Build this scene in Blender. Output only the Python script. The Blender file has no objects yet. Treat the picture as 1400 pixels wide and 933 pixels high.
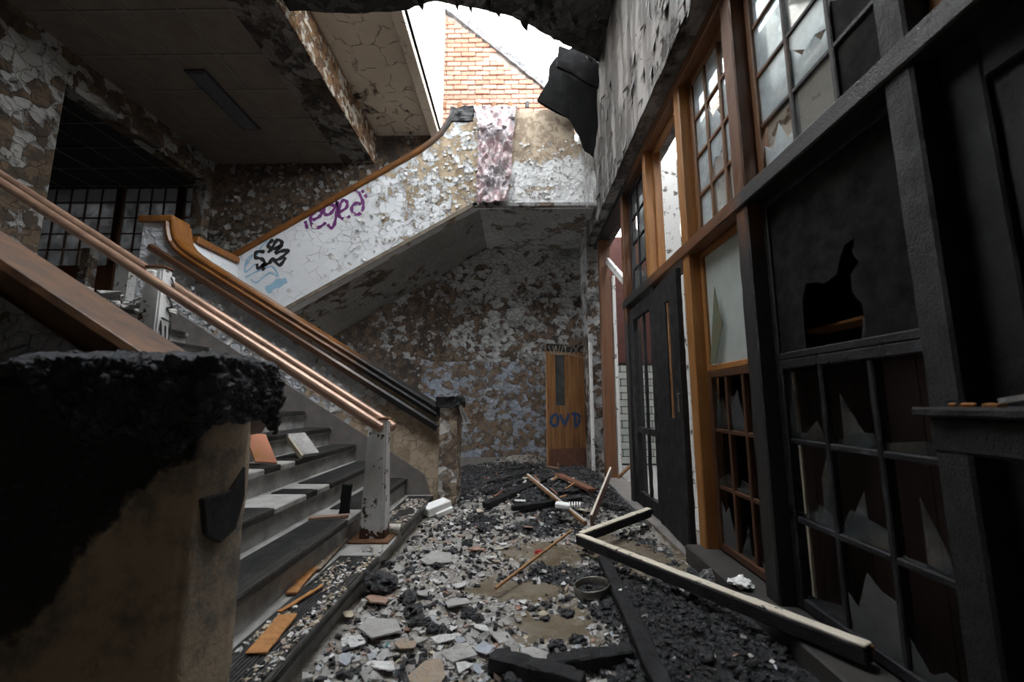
import bpy, bmesh, math, random
import numpy as np
from mathutils import Vector, Matrix, noise as mnoise

random.seed(7); RNG = np.random.default_rng(7)
SC = bpy.context.scene
COL = SC.collection

# ------------------------------------------------------------------ camera, sky, exposure
PITCH, YAW, FPX, EYE = 0.14374, -0.01215, 570.0, 1.06
cam = bpy.data.cameras.new('camera'); cam.sensor_width = 36.0; cam.lens = FPX/1400*36
cam.clip_start = 0.02; cam.clip_end = 200
cam.dof.use_dof = True; cam.dof.focus_distance = 4.2; cam.dof.aperture_fstop = 2.2
camo = bpy.data.objects.new('camera', cam); COL.objects.link(camo)
camo.location = (0, 0, EYE); camo.rotation_euler = (math.pi/2+PITCH, 0, -YAW)
SC.camera = camo

world = bpy.data.worlds.new('overcast_sky'); SC.world = world; world.use_nodes = True
bg = world.node_tree.nodes['Background']
bg.inputs[0].default_value = (0.94, 0.97, 1.0, 1); bg.inputs[1].default_value = 1.0
vs = SC.view_settings
vs.view_transform = 'Standard'; vs.look = 'None'; vs.gamma = 1; vs.use_curve_mapping = False
vs.exposure = 3.75
SC.cycles.max_bounces = 8; SC.cycles.diffuse_bounces = 5; SC.cycles.transparent_max_bounces = 12
SC.cycles.use_denoising = True

# pixel (of the 1400x933 photograph) -> point on a real plane of the building
_f = np.array([math.sin(YAW)*math.cos(PITCH), math.cos(YAW)*math.cos(PITCH), math.sin(PITCH)])
_r = np.array([math.cos(YAW), -math.sin(YAW), 0.0]); _u = np.cross(_r, _f)
_c = np.array([0, 0, EYE])
def _ray(x, y): return _f+_r*(x-700)/FPX-_u*(y-466.5)/FPX
def onX(x, y, X): d = _ray(x, y); return _c+d*(X/d[0])
def onY(x, y, Y): d = _ray(x, y); return _c+d*(Y/d[1])
def onZ(x, y, Z): d = _ray(x, y); return _c+d*((Z-EYE)/d[2])

# ------------------------------------------------------------------ node helpers
class NT:
    def __init__(s, name):
        s.m = bpy.data.materials.new(name); s.m.use_nodes = True
        s.t = s.m.node_tree; s.b = s.t.nodes['Principled BSDF']; s.out = s.t.nodes['Material Output']
        s._p = None
    def n(s, typ, **kw):
        nd = s.t.nodes.new(typ)
        for k, v in kw.items(): setattr(nd, k, v)
        return nd
    def put(s, sock, v):
        if isinstance(v, bpy.types.NodeSocket): s.t.links.new(v, sock)
        elif isinstance(v, (tuple, list)) and sock.type == 'RGBA': sock.default_value = (*v[:3], 1)
        else: sock.default_value = v
    def pos(s):
        if s._p is None: s._p = s.n('ShaderNodeNewGeometry').outputs['Position']
        return s._p
    def xyz(s):
        nd = s.n('ShaderNodeSeparateXYZ'); s.put(nd.inputs[0], s.pos()); return nd.outputs
    def scaled(s, v):
        nd = s.n('ShaderNodeMapping'); s.put(nd.inputs[0], s.pos()); nd.inputs[3].default_value = v; return nd.outputs[0]
    def noise(s, scale, detail=5, rough=0.6, dist=0.0, vec=None, off=None):
        nd = s.n('ShaderNodeTexNoise')
        v = vec if vec is not None else s.pos()
        if off is not None:
            ad = s.n('ShaderNodeVectorMath', operation='ADD'); s.put(ad.inputs[0], v); ad.inputs[1].default_value = (off, off*1.7, -off); v = ad.outputs[0]
        s.put(nd.inputs['Vector'], v); nd.inputs['Scale'].default_value = scale
        nd.inputs['Detail'].default_value = detail; nd.inputs['Roughness'].default_value = rough
        nd.inputs['Distortion'].default_value = dist
        return nd.outputs[0]
    def vor(s, scale, feature='F1', vec=None, rand=1.0):
        nd = s.n('ShaderNodeTexVoronoi', feature=feature); s.put(nd.inputs['Vector'], vec if vec is not None else s.pos())
        nd.inputs['Scale'].default_value = scale; nd.inputs['Randomness'].default_value = rand
        return nd.outputs[0] if feature != 'F1c' else nd.outputs[1]
    def wave(s, scale, axis='Y', dist=0):
        nd = s.n('ShaderNodeTexWave', bands_direction=axis); s.put(nd.inputs['Vector'], s.pos())
        nd.inputs['Scale'].default_value = scale; nd.inputs['Distortion'].default_value = dist; return nd.outputs[1]
    def math(s, op, a, b=0.0, c=None, clamp=False):
        nd = s.n('ShaderNodeMath', operation=op, use_clamp=clamp); s.put(nd.inputs[0], a); s.put(nd.inputs[1], b)
        if c is not None: s.put(nd.inputs[2], c)
        return nd.outputs[0]
    def rng(s, v, a, b, c=0.0, d=1.0):
        nd = s.n('ShaderNodeMapRange'); s.put(nd.inputs[0], v)
        for i, q in enumerate((a, b, c, d)): s.put(nd.inputs[i+1], q)
        return nd.outputs[0]
    def mix(s, f, a, b):
        nd = s.n('ShaderNodeMix', data_type='RGBA'); s.put(nd.inputs[0], f); s.put(nd.inputs[6], a); s.put(nd.inputs[7], b); return nd.outputs[2]
    def ramp(s, f, stops):
        nd = s.n('ShaderNodeValToRGB'); s.put(nd.inputs[0], f); cr = nd.color_ramp
        while len(cr.elements) > 1: cr.elements.remove(cr.elements[-1])
        for i, (p, c) in enumerate(stops):
            e = cr.elements[0] if i == 0 else cr.elements.new(p)
            e.position = p; e.color = (*c, 1)
        return nd.outputs[0]
    def bump(s, h, strength=0.5, dist=0.01, prev=None):
        nd = s.n('ShaderNodeBump'); s.put(nd.inputs['Height'], h)
        nd.inputs['Strength'].default_value = strength; nd.inputs['Distance'].default_value = dist
        if prev is not None: s.put(nd.inputs['Normal'], prev)
        return nd.outputs[0]
    def set(s, col=None, rough=None, norm=None, metal=None, spec=None):
        if col is not None: s.put(s.b.inputs['Base Color'], col)
        if rough is not None: s.put(s.b.inputs['Roughness'], rough)
        if norm is not None: s.put(s.b.inputs['Normal'], norm)
        if metal is not None: s.put(s.b.inputs['Metallic'], metal)
        if spec is not None: s.put(s.b.inputs['Specular IOR Level'], spec)
        return s.m

MAT = {}
def peel(name, paint, paint2, plaster, dark, thr=0.5, scale=2.6, spread=None, crack=9.0, soot=0.0, seed=0.0, bumpd=0.012, cells=0.10, crackall=0.5, streak=0.0):
    """old wall paint that flakes off in islands and shows the plaster under it"""
    t = NT(name)
    warp = t.noise(6, 3, 0.6, off=seed+3)
    n1 = t.noise(scale, 9, 0.68, 0.3, off=seed)
    n0 = t.noise(scale*0.28, 3, 0.5, off=seed+11)
    v = t.math('ADD', t.math('MULTIPLY', n1, 0.72), t.math('MULTIPLY', n0, 0.28))
    if spread is not None: v = t.math('ADD', v, spread(t))
    wp = t.n('ShaderNodeVectorMath', operation='MULTIPLY_ADD'); nv = t.n('ShaderNodeTexNoise'); t.put(nv.inputs['Vector'], t.pos()); nv.inputs['Scale'].default_value = crack*.9; nv.inputs['Detail'].default_value = 3
    t.put(wp.inputs[0], nv.outputs[1]); wp.inputs[1].default_value = (1.1/crack,)*3; t.put(wp.inputs[2], t.scaled((1, 1, 1.25)))
    wv = wp.outputs[0]
    cellc = t.n('ShaderNodeTexVoronoi'); t.put(cellc.inputs['Vector'], wv); cellc.inputs['Scale'].default_value = crack
    sp = t.n('ShaderNodeSeparateColor'); t.put(sp.inputs[0], cellc.outputs['Color'])
    v = t.math('ADD', v, t.math('MULTIPLY', t.math('SUBTRACT', sp.outputs[0], 0.5), cells))
    mask = t.rng(v, thr-0.006, thr+0.006)
    lip = t.rng(t.math('ABSOLUTE', t.math('SUBTRACT', v, thr+0.012)), 0.0, 0.02, 1.0, 0.0)
    n2 = t.noise(scale*1.7, 8, 0.7, 0.2, off=seed+7)
    und = t.rng(n2, 0.47, 0.53)
    pl = t.mix(und, dark, plaster)
    pl = t.mix(t.math('MULTIPLY', t.noise(17, 5, 0.7), 0.5), pl, dark)
    stain = t.rng(t.noise(1.3, 6, 0.65, off=seed+21), 0.42, 0.72)
    pc = t.mix(stain, paint, paint2)
    ed = t.vor(crack, 'DISTANCE_TO_EDGE', vec=wv)
    cr = t.rng(ed, 0.0, 0.035, 1.0, 0.0)
    crm = t.math('MULTIPLY', cr, t.math('MAXIMUM', t.rng(warp, 0.45, 0.6), crackall))
    cup = t.math('MULTIPLY', t.rng(ed, 0.0, 0.22, 1.0, 0.0), t.math('MULTIPLY', mask, 0.08+crackall*.7))
    pc = t.mix(t.math('MULTIPLY', crm, 0.55), pc, dark)
    c = t.mix(mask, pl, pc)
    if soot > 0:
        so = t.rng(t.noise(0.8, 6, 0.7, off=seed+31), 0.62-soot*0.3, 0.72-soot*0.2)
        c = t.mix(t.math('MULTIPLY', so, 0.85), c, (0.015, 0.013, 0.012))
    if streak > 0:
        so = t.rng(t.noise(1.0, 7, 0.7, vec=t.scaled((5, 5, .7)), off=seed+41), 0.58-streak*.13, 0.64-streak*.1)
        so = t.math('MULTIPLY', so, t.rng(t.xyz()[1], 2.0, 5.0, .35, .95))
        c = t.mix(so, c, (0.02, 0.018, 0.017))
    h = t.math('ADD', t.math('MULTIPLY', mask, 0.6), t.math('MULTIPLY', lip, 0.7))
    h = t.math('ADD', t.math('SUBTRACT', h, t.math('MULTIPLY', crm, 0.6)), cup)
    h = t.math('ADD', h, t.math('MULTIPLY', t.math('SUBTRACT', sp.outputs[1], .5), .25))
    h = t.math('ADD', h, t.math('MULTIPLY', t.noise(40, 4, 0.6), 0.12))
    MAT[name] = t.set(c, t.rng(mask, 0, 1, 0.9, 0.62), t.bump(h, 0.9, bumpd)); return MAT[name]

def charm(name, base=(0.006, 0.006, 0.007), grey=(0.022, 0.023, 0.026), scale=75, rough=0.55, bd=0.008):
    t = NT(name)
    v = t.vor(scale, 'DISTANCE_TO_EDGE', vec=t.scaled((1, 1, 0.8)))
    n = t.noise(14, 6, 0.7)
    c = t.mix(t.rng(n, 0.5, 0.78), base, grey)
    h = t.math('ADD', t.math('MULTIPLY', t.rng(v, 0, 0.12), .25), t.math('MULTIPLY', t.noise(60, 6, 0.78), 1.4))
    MAT[name] = t.set(c, t.rng(t.noise(9, 4, 0.6), 0.3, 0.7, rough-0.12, rough+0.25), t.bump(h, 0.55, bd), spec=.1 if 'felt' in name else .4); return MAT[name]

def wood(name, a, b, scale=(30, 30, 2.2), rough=0.5, burn=None, charlike=(0.013, 0.012, 0.012), seed=0):
    t = NT(name)
    g = t.noise(1.0, 8, 0.65, 0.4, vec=t.scaled(scale), off=seed)
    c = t.mix(t.rng(g, 0.35, 0.68), a, b)
    h = g
    r = rough
    if burn is not None:
        m = burn(t); c = t.mix(m, c, charlike)
        h = t.math('ADD', g, t.math('MULTIPLY', t.math('MULTIPLY', m, t.rng(t.vor(110, 'DISTANCE_TO_EDGE'), 0, 0.12)), .8))
    MAT[name] = t.set(c, r, t.bump(h, 0.45, 0.006)); return MAT[name]

def plain(name, col, rough=0.7, metal=0.0, var=0.35, scale=12, bd=0.006, bs=0.4, col2=None):
    t = NT(name)
    n = t.noise(scale, 7, 0.68)
    c2 = col2 or tuple(q*(1-var) for q in col)
    MAT[name] = t.set(t.mix(t.rng(n, 0.35, 0.68), col, c2), rough, t.bump(t.noise(scale*3, 5, 0.65), bs, bd), metal); return MAT[name]

def glass(name, tint, clear=0.6, haze=(0.7, 0.75, 0.78), gloss=0.12, dirt=0.3, scale=6, rough=0.06):
    """a dirty thin pane: part see-through, part scattering, part mirror"""
    t = NT(name)
    tr = t.n('ShaderNodeBsdfTransparent'); t.put(tr.inputs[0], tint)
    df = t.n('ShaderNodeBsdfDiffuse'); t.put(df.inputs[0], haze)
    tl = t.n('ShaderNodeBsdfTranslucent'); t.put(tl.inputs[0], haze)
    gl = t.n('ShaderNodeBsdfGlossy'); gl.inputs['Roughness'].default_value = rough
    m0 = t.n('ShaderNodeMixShader'); m0.inputs[0].default_value = 0.6
    t.t.links.new(df.outputs[0], m0.inputs[1]); t.t.links.new(tl.outputs[0], m0.inputs[2])
    m1 = t.n('ShaderNodeMixShader')
    d = t.rng(t.noise(scale, 7, 0.7), 0.3, 0.7, 1-clear-dirt*0.5, 1-clear+dirt*0.5)
    t.put(m1.inputs[0], t.math('MAXIMUM', t.math('MINIMUM', d, 1.0), 0.0))
    t.t.links.new(tr.outputs[0], m1.inputs[1]); t.t.links.new(m0.outputs[0], m1.inputs[2])
    lw = t.n('ShaderNodeLayerWeight'); lw.inputs[0].default_value = 0.25
    m2 = t.n('ShaderNodeMixShader'); t.put(m2.inputs[0], t.math('MULTIPLY', lw.outputs[0], gloss*4, clamp=True))
    t.t.links.new(m1.outputs[0], m2.inputs[1]); t.t.links.new(gl.outputs[0], m2.inputs[2])
    t.t.links.new(m2.outputs[0], t.out.inputs[0]); MAT[name] = t.m; return t.m

# ------------------------------------------------------------------ materials
WHITE, GREY = (0.52, 0.54, 0.56), (0.36, 0.38, 0.40)
TAN, BROWN, DK = (0.30, 0.225, 0.15), (0.16, 0.11, 0.075), (0.045, 0.032, 0.024)
peel('paint_string', (0.66, 0.68, 0.70), (0.55, 0.57, 0.58), (0.45, 0.36, 0.25), (0.25, 0.19, 0.12), thr=0.47, scale=3.2, crack=7, cells=.06, crackall=.0,
     spread=lambda t: t.rng(t.xyz()[0], -2.7, -0.8, 0.15, -0.035))
peel('paint_lower_parapet', (0.56, 0.58, 0.61), (0.44, 0.46, 0.49), (0.55, 0.445, 0.33), (0.36, 0.275, 0.19), thr=0.485, scale=3.4, crack=9, cells=.22, crackall=.9, bumpd=.018,
     spread=lambda t: t.math('ADD', t.rng(t.xyz()[0], -2.4, -1.1, 0.13, -0.20), t.rng(t.xyz()[2], 0.4, 1.9, -0.05, 0.05)), seed=4)
peel('paint_back_wall', (0.40, 0.405, 0.40), (0.24, 0.235, 0.225), (0.16, 0.108, 0.07), (0.05, 0.036, 0.027), thr=0.515, scale=5.0, crack=9, seed=9, soot=0.3, cells=.16, crackall=.7, bumpd=.018,
     spread=lambda t: t.math('ADD', t.rng(t.xyz()[0], -2.0, -0.2, -0.06, 0.025), t.math('MULTIPLY', t.rng(t.xyz()[2], 2.4, 3.5, 0.0, 0.07), t.rng(t.xyz()[2], 3.8, 4.2, 1.0, -.6))))
peel('paint_left_wall', (0.32, 0.315, 0.30), (0.21, 0.20, 0.18), (0.13, 0.09, 0.055), (0.05, 0.035, 0.025), thr=0.5, scale=2.6, crack=5.5, seed=15, soot=0.2, cells=.18, crackall=.9, bumpd=.02)
peel('paint_right_wall', (0.27, 0.26, 0.245), (0.19, 0.18, 0.165), (0.07, 0.058, 0.046), (0.03, 0.024, 0.02), thr=0.40, scale=2.4, crack=3, seed=23, soot=0.35, crackall=0, cells=.04, streak=1.0)
peel('paint_beam', (0.58, 0.53, 0.45), (0.46, 0.40, 0.32), (0.30, 0.17, 0.08), (0.09, 0.05, 0.028), thr=0.51, scale=4.5, crack=11, seed=27, bumpd=0.025, cells=.2)
peel('paint_soffit', (0.17, 0.165, 0.155), (0.12, 0.115, 0.105), (0.075, 0.055, 0.04), (0.02, 0.016, 0.013), thr=0.47, scale=3, crack=7, seed=33, bumpd=0.03, cells=.16)
peel('paint_stair_soffit', (0.30, 0.30, 0.295), (0.20, 0.20, 0.19), (0.17, 0.125, 0.09), (0.06, 0.045, 0.035), thr=0.42, scale=2.6, seed=39)
peel('paint_room_ceiling', (0.50, 0.44, 0.355), (0.40, 0.34, 0.265), (0.10, 0.075, 0.055), (0.025, 0.02, 0.018), thr=0.385, scale=2.2, crack=3, seed=45, crackall=0, cells=.03, bumpd=.03)
peel('burnt_ceiling_plaster', (0.055, 0.053, 0.052), (0.035, 0.034, 0.034), (0.02, 0.018, 0.017), (0.01, 0.01, 0.01), thr=0.5, scale=2.2, seed=51, bumpd=0.03)
peel('shaft_plaster', (0.74, 0.72, 0.68), (0.62, 0.58, 0.52), (0.5, 0.43, 0.34), (0.35, 0.29, 0.22), thr=0.36, scale=2.4, seed=57)
peel('corridor_plaster', (0.50, 0.46, 0.40), (0.42, 0.37, 0.30), (0.30, 0.23, 0.165), (0.15, 0.11, 0.08), thr=0.42, scale=3, seed=61)
peel('near_parapet_paint', (0.36, 0.365, 0.38), (0.29, 0.295, 0.31), (0.19, 0.15, 0.115), (0.06, 0.045, 0.035), thr=0.38, scale=2.5, crack=12, seed=67, cells=.12, crackall=.9, bumpd=.016)
peel('landing_plaster', (0.64, 0.65, 0.65), (0.56, 0.55, 0.52), (0.50, 0.41, 0.30), (0.26, 0.20, 0.14), thr=0.47, scale=3.4, crack=9, seed=71, cells=.12,
     spread=lambda t: t.rng(t.xyz()[2], 4.2, 4.6, 0.06, -0.3))
peel('newel_plaster', (0.58, 0.55, 0.51), (0.46, 0.42, 0.37), (0.40, 0.31, 0.22), (0.14, 0.10, 0.075), thr=0.50, scale=5, crack=9, seed=81, cells=.2, bumpd=.02)
plain('dado_blue', (0.27, 0.31, 0.37), 0.75, var=0.3)
plain('tile_board', (0.17, 0.145, 0.12), 0.95, scale=5, var=0.3)
plain('tile_metal_grid', (0.19, 0.175, 0.16), 0.6)
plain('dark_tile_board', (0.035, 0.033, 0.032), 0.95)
plain('lamp_diffuser', (0.075, 0.08, 0.10), 0.35, var=0.2)
plain('stone_tread', (0.40, 0.39, 0.37), 0.7, scale=9, var=0.4, bd=0.004)
plain('stone_riser', (0.46, 0.45, 0.43), 0.72, scale=7, var=0.6, bd=0.004)
plain('curb_stone', (0.05, 0.046, 0.042), 0.6, scale=8); plain('stone_skirting', (0.22, 0.20, 0.185), 0.7, scale=8)
t = NT('rubber_mat')
MAT['rubber_mat'] = t.set(t.mix(t.rng(t.noise(10, 6, 0.7), 0.45, 0.75), (0.02, 0.02, 0.02), (0.075, 0.073, 0.07)), 0.48, t.bump(t.noise(30), 0.4, 0.004))
plain('nosing_rubber', (0.022, 0.021, 0.02), 0.45, scale=20, col2=(0.075, 0.07, 0.065))
t = NT('copper_rail')
MAT['copper_rail'] = t.set(t.mix(t.rng(t.noise(5, 6, 0.7), 0.4, 0.7), (0.40, 0.25, 0.175), (0.22, 0.13, 0.09)), 0.36, t.bump(t.noise(50, 4), 0.15, 0.002), 0.35)
t = NT('white_post_paint')
rm = t.rng(t.noise(9, 6, 0.7), 0.60, 0.63); low = t.rng(t.xyz()[2], 0.16, 0.24, 0.25, 0.0)
rm = t.rng(t.math('ADD', t.noise(7, 6, 0.7), t.math('MULTIPLY', low, 0.8)), 0.575, 0.60)
MAT['white_post_paint'] = t.set(t.mix(rm, t.mix(t.rng(t.noise(4, 5, 0.7), 0.4, 0.7), (0.70, 0.71, 0.71), (0.55, 0.54, 0.51)), (0.07, 0.03, 0.014)), 0.55, t.bump(t.math('SUBTRACT', 1.0, rm), 0.5, 0.004))
plain('rust', (0.17, 0.08, 0.035), 0.9, scale=25, col2=(0.07, 0.03, 0.015))
charm('char'); charm('char_crust', (0.011, 0.012, 0.016), (0.085, 0.096, 0.12), 80, 0.38, 0.012)  # crust: bluish grey mottle paints highlights into the colour
charm('char_leaf', (0.007, 0.007, 0.008), (0.018, 0.018, 0.021), 110, 0.55, 0.004)
charm('char_fine', (0.010, 0.010, 0.012), (0.055, 0.058, 0.068), 110, 0.34, 0.005)  # grey tone raised to imitate bluish highlights on charcoal
charm('roofing_felt', (0.003, 0.003, 0.003), (0.007, 0.007, 0.008), 60, 0.9, 0.006)
wood('wood_sash_dark', (0.085, 0.034, 0.014), (0.04, 0.017, 0.009))
ORA, ORB = (0.36, 0.16, 0.042), (0.24, 0.095, 0.024)
wood('wood_orange', ORA, ORB)
wood('wood_orange_flat', ORA, ORB, (3, 30, 30), seed=3)
wood('wood_brown', (0.15, 0.062, 0.026), (0.085, 0.034, 0.016))
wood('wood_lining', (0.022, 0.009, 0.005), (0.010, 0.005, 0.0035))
wood('wood_sash', (0.20, 0.09, 0.034), (0.12, 0.05, 0.02))
wood('wood_half_burnt', (0.15, 0.062, 0.026), (0.085, 0.034, 0.016),
     burn=lambda t: t.rng(t.math('ADD', t.xyz()[2], t.math('MULTIPLY', t.noise(5, 5, 0.7), 0.9)), 2.25, 2.55, 1.0, 0.0))
wood('wood_sash_burnt', (0.20, 0.09, 0.034), (0.12, 0.05, 0.02),
     burn=lambda t: t.rng(t.math('ADD', t.xyz()[1], t.math('MULTIPLY', t.noise(3, 5, 0.7), 0.5)), 2.05, 2.3, 1.0, 0.0))
wood('wood_coping', (0.24, 0.092, 0.016), (0.11, 0.04, 0.009), (6, 30, 6), rough=0.3,
     burn=lambda t: t.rng(t.math('ADD', t.xyz()[0], t.math('MULTIPLY', t.noise(4, 5, 0.7), 0.35)), -1.75, -1.35))
wood('wood_rail_dark', (0.105, 0.048, 0.022), (0.06, 0.028, 0.014), (6, 30, 6), rough=0.3,
     burn=lambda t: t.rng(t.xyz()[0], -1.75, -1.3))
wood('wood_near_coping', (0.15, 0.066, 0.024), (0.045, 0.022, 0.011), (9, 14, 9), rough=0.45, seed=5)
wood('wood_head', (0.20, 0.085, 0.032), (0.11, 0.045, 0.018), (30, 2.2, 30),
     burn=lambda t: t.rng(t.xyz()[1], 3.9, 4.6))
wood('wood_transom', (0.17, 0.07, 0.026), (0.09, 0.036, 0.016), (30, 2.2, 30),
     burn=lambda t: t.math('MAXIMUM', t.rng(t.math('ADD', t.xyz()[1], t.math('MULTIPLY', t.noise(5, 5), 0.2)), 2.2, 2.35, 1.0, 0.0), t.rng(t.xyz()[1], 3.5, 3.8)))
wood('wood_far_door', (0.36, 0.18, 0.072), (0.14, 0.056, 0.022), (26, 26, 1.6), rough=0.4)
wood('splintered_wood', (0.38, 0.20, 0.085), (0.16, 0.075, 0.03), (14, 14, 14))
wood('red_brown_board', (0.20, 0.085, 0.05), (0.12, 0.05, 0.03), (8, 8, 8))
plain('kick_plate', (0.20, 0.095, 0.065), 0.4, 0.2)
t = NT('white_trim')
MAT['white_trim'] = t.set(t.mix(t.rng(t.noise(11, 7, 0.7), 0.56, 0.62), (0.60, 0.60, 0.58), (0.09, 0.07, 0.055)), 0.6, t.bump(t.noise(20), 0.4, 0.005))
t = NT('pale_frame_wood')
MAT['pale_frame_wood'] = t.set(t.mix(t.rng(t.noise(14, 7, 0.7), 0.60, 0.64), (0.66, 0.60, 0.49), (0.02, 0.018, 0.017)), 0.6, t.bump(t.noise(40), 0.4, 0.005))
glass('pane_bright', (0.86, 0.93, 0.95), 0.55, (0.72, 0.78, 0.80), 0.14, 0.35)
glass('pane_clear', (0.93, 0.96, 0.96), 0.9, (0.7, 0.72, 0.72), 0.12, 0.12, 20)
glass('pane_frosted', (0.65, 0.70, 0.68), 0.22, (0.66, 0.70, 0.68), 0.10, 0.2, 3, 0.3)
glass('pane_dim', (0.4, 0.42, 0.42), 0.45, (0.25, 0.26, 0.26), 0.10, 0.3, 4, 0.2)
glass('pane_sooty', (0.02, 0.02, 0.02), 0.25, (0.065, 0.063, 0.062), 0.05, 0.9, 9, 0.35)
glass('pane_hall', (0.14, 0.14, 0.14), 0.30, (0.035, 0.035, 0.035), 0.05, 0.5, 3, 0.3)
glass('shard', (0.85, 0.88, 0.88), 0.80, (0.16, 0.17, 0.175), 0.09, 0.4, 30, 0.05)
glass('clear_plastic', (0.9, 0.9, 0.9), 0.6, (0.7, 0.7, 0.7), 0.2, 0.3, 25, 0.1)
for i, c in enumerate([(0.34, 0.155, 0.105), (0.29, 0.13, 0.085), (0.38, 0.20, 0.14), (0.31, 0.17, 0.125)]): plain('brick_%d' % i, c, 0.9, scale=14, var=0.35)
plain('mortar', (0.27, 0.23, 0.20), 0.95)
plain('gable_coping', (0.16, 0.16, 0.165), 0.9, scale=9, var=0.7)
for i, c in enumerate([(0.46, 0.49, 0.45), (0.40, 0.43, 0.40), (0.50, 0.52, 0.48)]): plain('glazed_tile_%d' % i, c, 0.2, scale=6, var=0.15, bs=0.1)
plain('tile_grout', (0.03, 0.03, 0.03), 0.9)
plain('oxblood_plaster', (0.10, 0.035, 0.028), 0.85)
plain('purple_paint', (0.13, 0.018, 0.14), 0.6, var=0.25); plain('black_paint', (0.018, 0.018, 0.02), 0.6)
plain('blue_paint', (0.27, 0.46, 0.60), 0.6, var=0.15); plain('dark_blue_paint', (0.03, 0.075, 0.20), 0.6); plain('cream_paint', (0.40, 0.36, 0.28), 0.6)
def dusty(name, col, amt):
    t = NT(name)
    c = t.mix(t.rng(t.noise(20, 6, .7), .35, .68), col, tuple(q*.7 for q in col))
    d = t.math('MULTIPLY', t.rng(t.noise(34, 7, .78, off=3), .42, .62), amt)
    c = t.mix(d, c, (.27, .26, .245)); c = t.mix(t.rng(t.noise(80, 4, .7, off=9), .62, .68), c, (.03, .03, .03))
    MAT[name] = t.set(c, .92, t.bump(t.noise(60, 6, .7), .7, .008))
dusty('plaster_grey', (0.44, 0.43, 0.41), .6); dusty('plaster_white', (0.72, 0.72, 0.71), .5); dusty('plaster_blue', (0.44, 0.48, 0.54), .6)
dusty('plaster_cream', (0.60, 0.52, 0.38), .5); dusty('plaster_tan', (0.38, 0.28, 0.19), .7); dusty('brick_bit', (0.38, 0.21, 0.14), .7)
t = NT('char_wet')
MAT['char_wet'] = t.set(t.mix(t.rng(t.noise(40, 5, .7), .5, .75), (.014, .014, .016), (.12, .125, .14)), t.rng(t.noise(25, 4), .4, .65, .14, .45), t.bump(t.noise(70, 6, .75), .9, .012), spec=.8)  # pale grey mottle paints sky highlights into the wet char
plain('edge_tan', (0.20, 0.165, 0.125), .85, scale=9, var=.6); plain('stray', (0.34, 0.19, 0.13), 0.9, scale=25); plain('ochre_board', (0.42, 0.20, 0.065), 0.85, scale=18, col2=(0.28, 0.12, 0.04))
plain('polystyrene', (0.85, 0.85, 0.84), 0.8, var=0.06); plain('foil', (0.5, 0.45, 0.46), 0.4, 0.2)
plain('steel_tin', (0.23, 0.22, 0.19), 0.4, 0.7); plain('can_print', (0.85, 0.74, 0.70), 0.4, scale=28, col2=(0.16, 0.22, 0.16)); plain('can_blue', (0.05, 0.12, 0.2), 0.35)
plain('green_scrap', (0.12, 0.16, 0.11), 0.3, scale=7, col2=(0.16, 0.13, 0.08)); plain('red_scrap', (0.5, 0.03, 0.03), 0.5); plain('teal_scrap', (0.05, 0.25, 0.24), 0.6); plain('pink_board', (0.46, 0.17, 0.12), 0.8, scale=6, col2=(0.40, 0.18, 0.06))
t = NT('wet_floor')
MAT['wet_floor'] = t.set(t.mix(t.rng(t.noise(5, 7, 0.7), 0.35, 0.7), (0.115, 0.088, 0.055), (0.20, 0.17, 0.13)), t.rng(t.noise(3, 4), 0.4, 0.62, 0.08, 0.45), t.bump(t.noise(16, 6, 0.7), 0.3, 0.006))
t = NT('rubble_bed')
at = t.n('ShaderNodeAttribute', attribute_name='ash').outputs['Fac']
g = t.noise(26, 7, 0.75)
g2 = t.mix(t.rng(g, 0.36, 0.66), (0.21, 0.185, 0.16), (0.47, 0.44, 0.40))
g2 = t.mix(t.rng(t.noise(5, 5, 0.7, off=5), 0.5, 0.66), g2, (0.17, 0.135, 0.095))
g2 = t.mix(t.rng(t.noise(70, 3, 0.6, off=2), 0.64, 0.67), g2, (0.62, 0.62, 0.62))
b2 = t.mix(t.rng(t.noise(60, 5, 0.7, off=8), 0.5, 0.72), (0.022, 0.022, 0.024), (0.15, 0.155, 0.165))  # ash colour: lighter grey specks are painted-in highlights
am = t.rng(t.math('ADD', at, t.math('MULTIPLY', t.math('SUBTRACT', t.noise(7, 7, 0.75, off=4), 0.5), 1.3)), 0.42, 0.58)
MAT['rubble_bed'] = t.set(t.mix(am, g2, b2), t.rng(am, 0, 1, 0.9, 0.5), t.bump(t.noise(55, 7, 0.75), 0.9, 0.02))
t = NT('pier_plaster')
x, y, z = t.xyz()
edge = t.math('ADD', t.math('SUBTRACT', z, t.math('MULTIPLY', t.math('ADD', x, 0.87), 1.15)), 0.0)     # burn line runs diagonally over the face
bm_ = t.rng(t.math('ADD', edge, t.math('MULTIPLY', t.math('SUBTRACT', t.noise(5, 7, 0.7), 0.5), 0.42)), 0.93, 0.96)
bm_ = t.math('MULTIPLY', bm_, t.rng(x, -0.87, -0.855, 1.0, 0.0))
sm = t.rng(t.noise(4, 7, 0.72, off=6), 0.47, 0.60)
pc = t.mix(t.math('MULTIPLY', sm, 0.8), t.mix(t.noise(14, 6, 0.7), (0.40, 0.315, 0.225), (0.27, 0.21, 0.15)), (0.085, 0.078, 0.074))
cc = t.mix(t.rng(t.noise(30, 6, 0.75), 0.55, 0.75), (0.007, 0.007, 0.008), (0.05, 0.054, 0.064))
hh = t.math('ADD', t.math('MULTIPLY', bm_, t.math('MULTIPLY', t.noise(45, 7, 0.75), 1.6)), t.math('MULTIPLY', t.noise(22, 7, 0.72), 0.8))
MAT['pier_plaster'] = t.set(t.mix(bm_, pc, cc), t.rng(bm_, 0, 1, 0.85, 0.45), t.bump(hh, 0.9, 0.02))
t = NT('draped_sheet')
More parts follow.
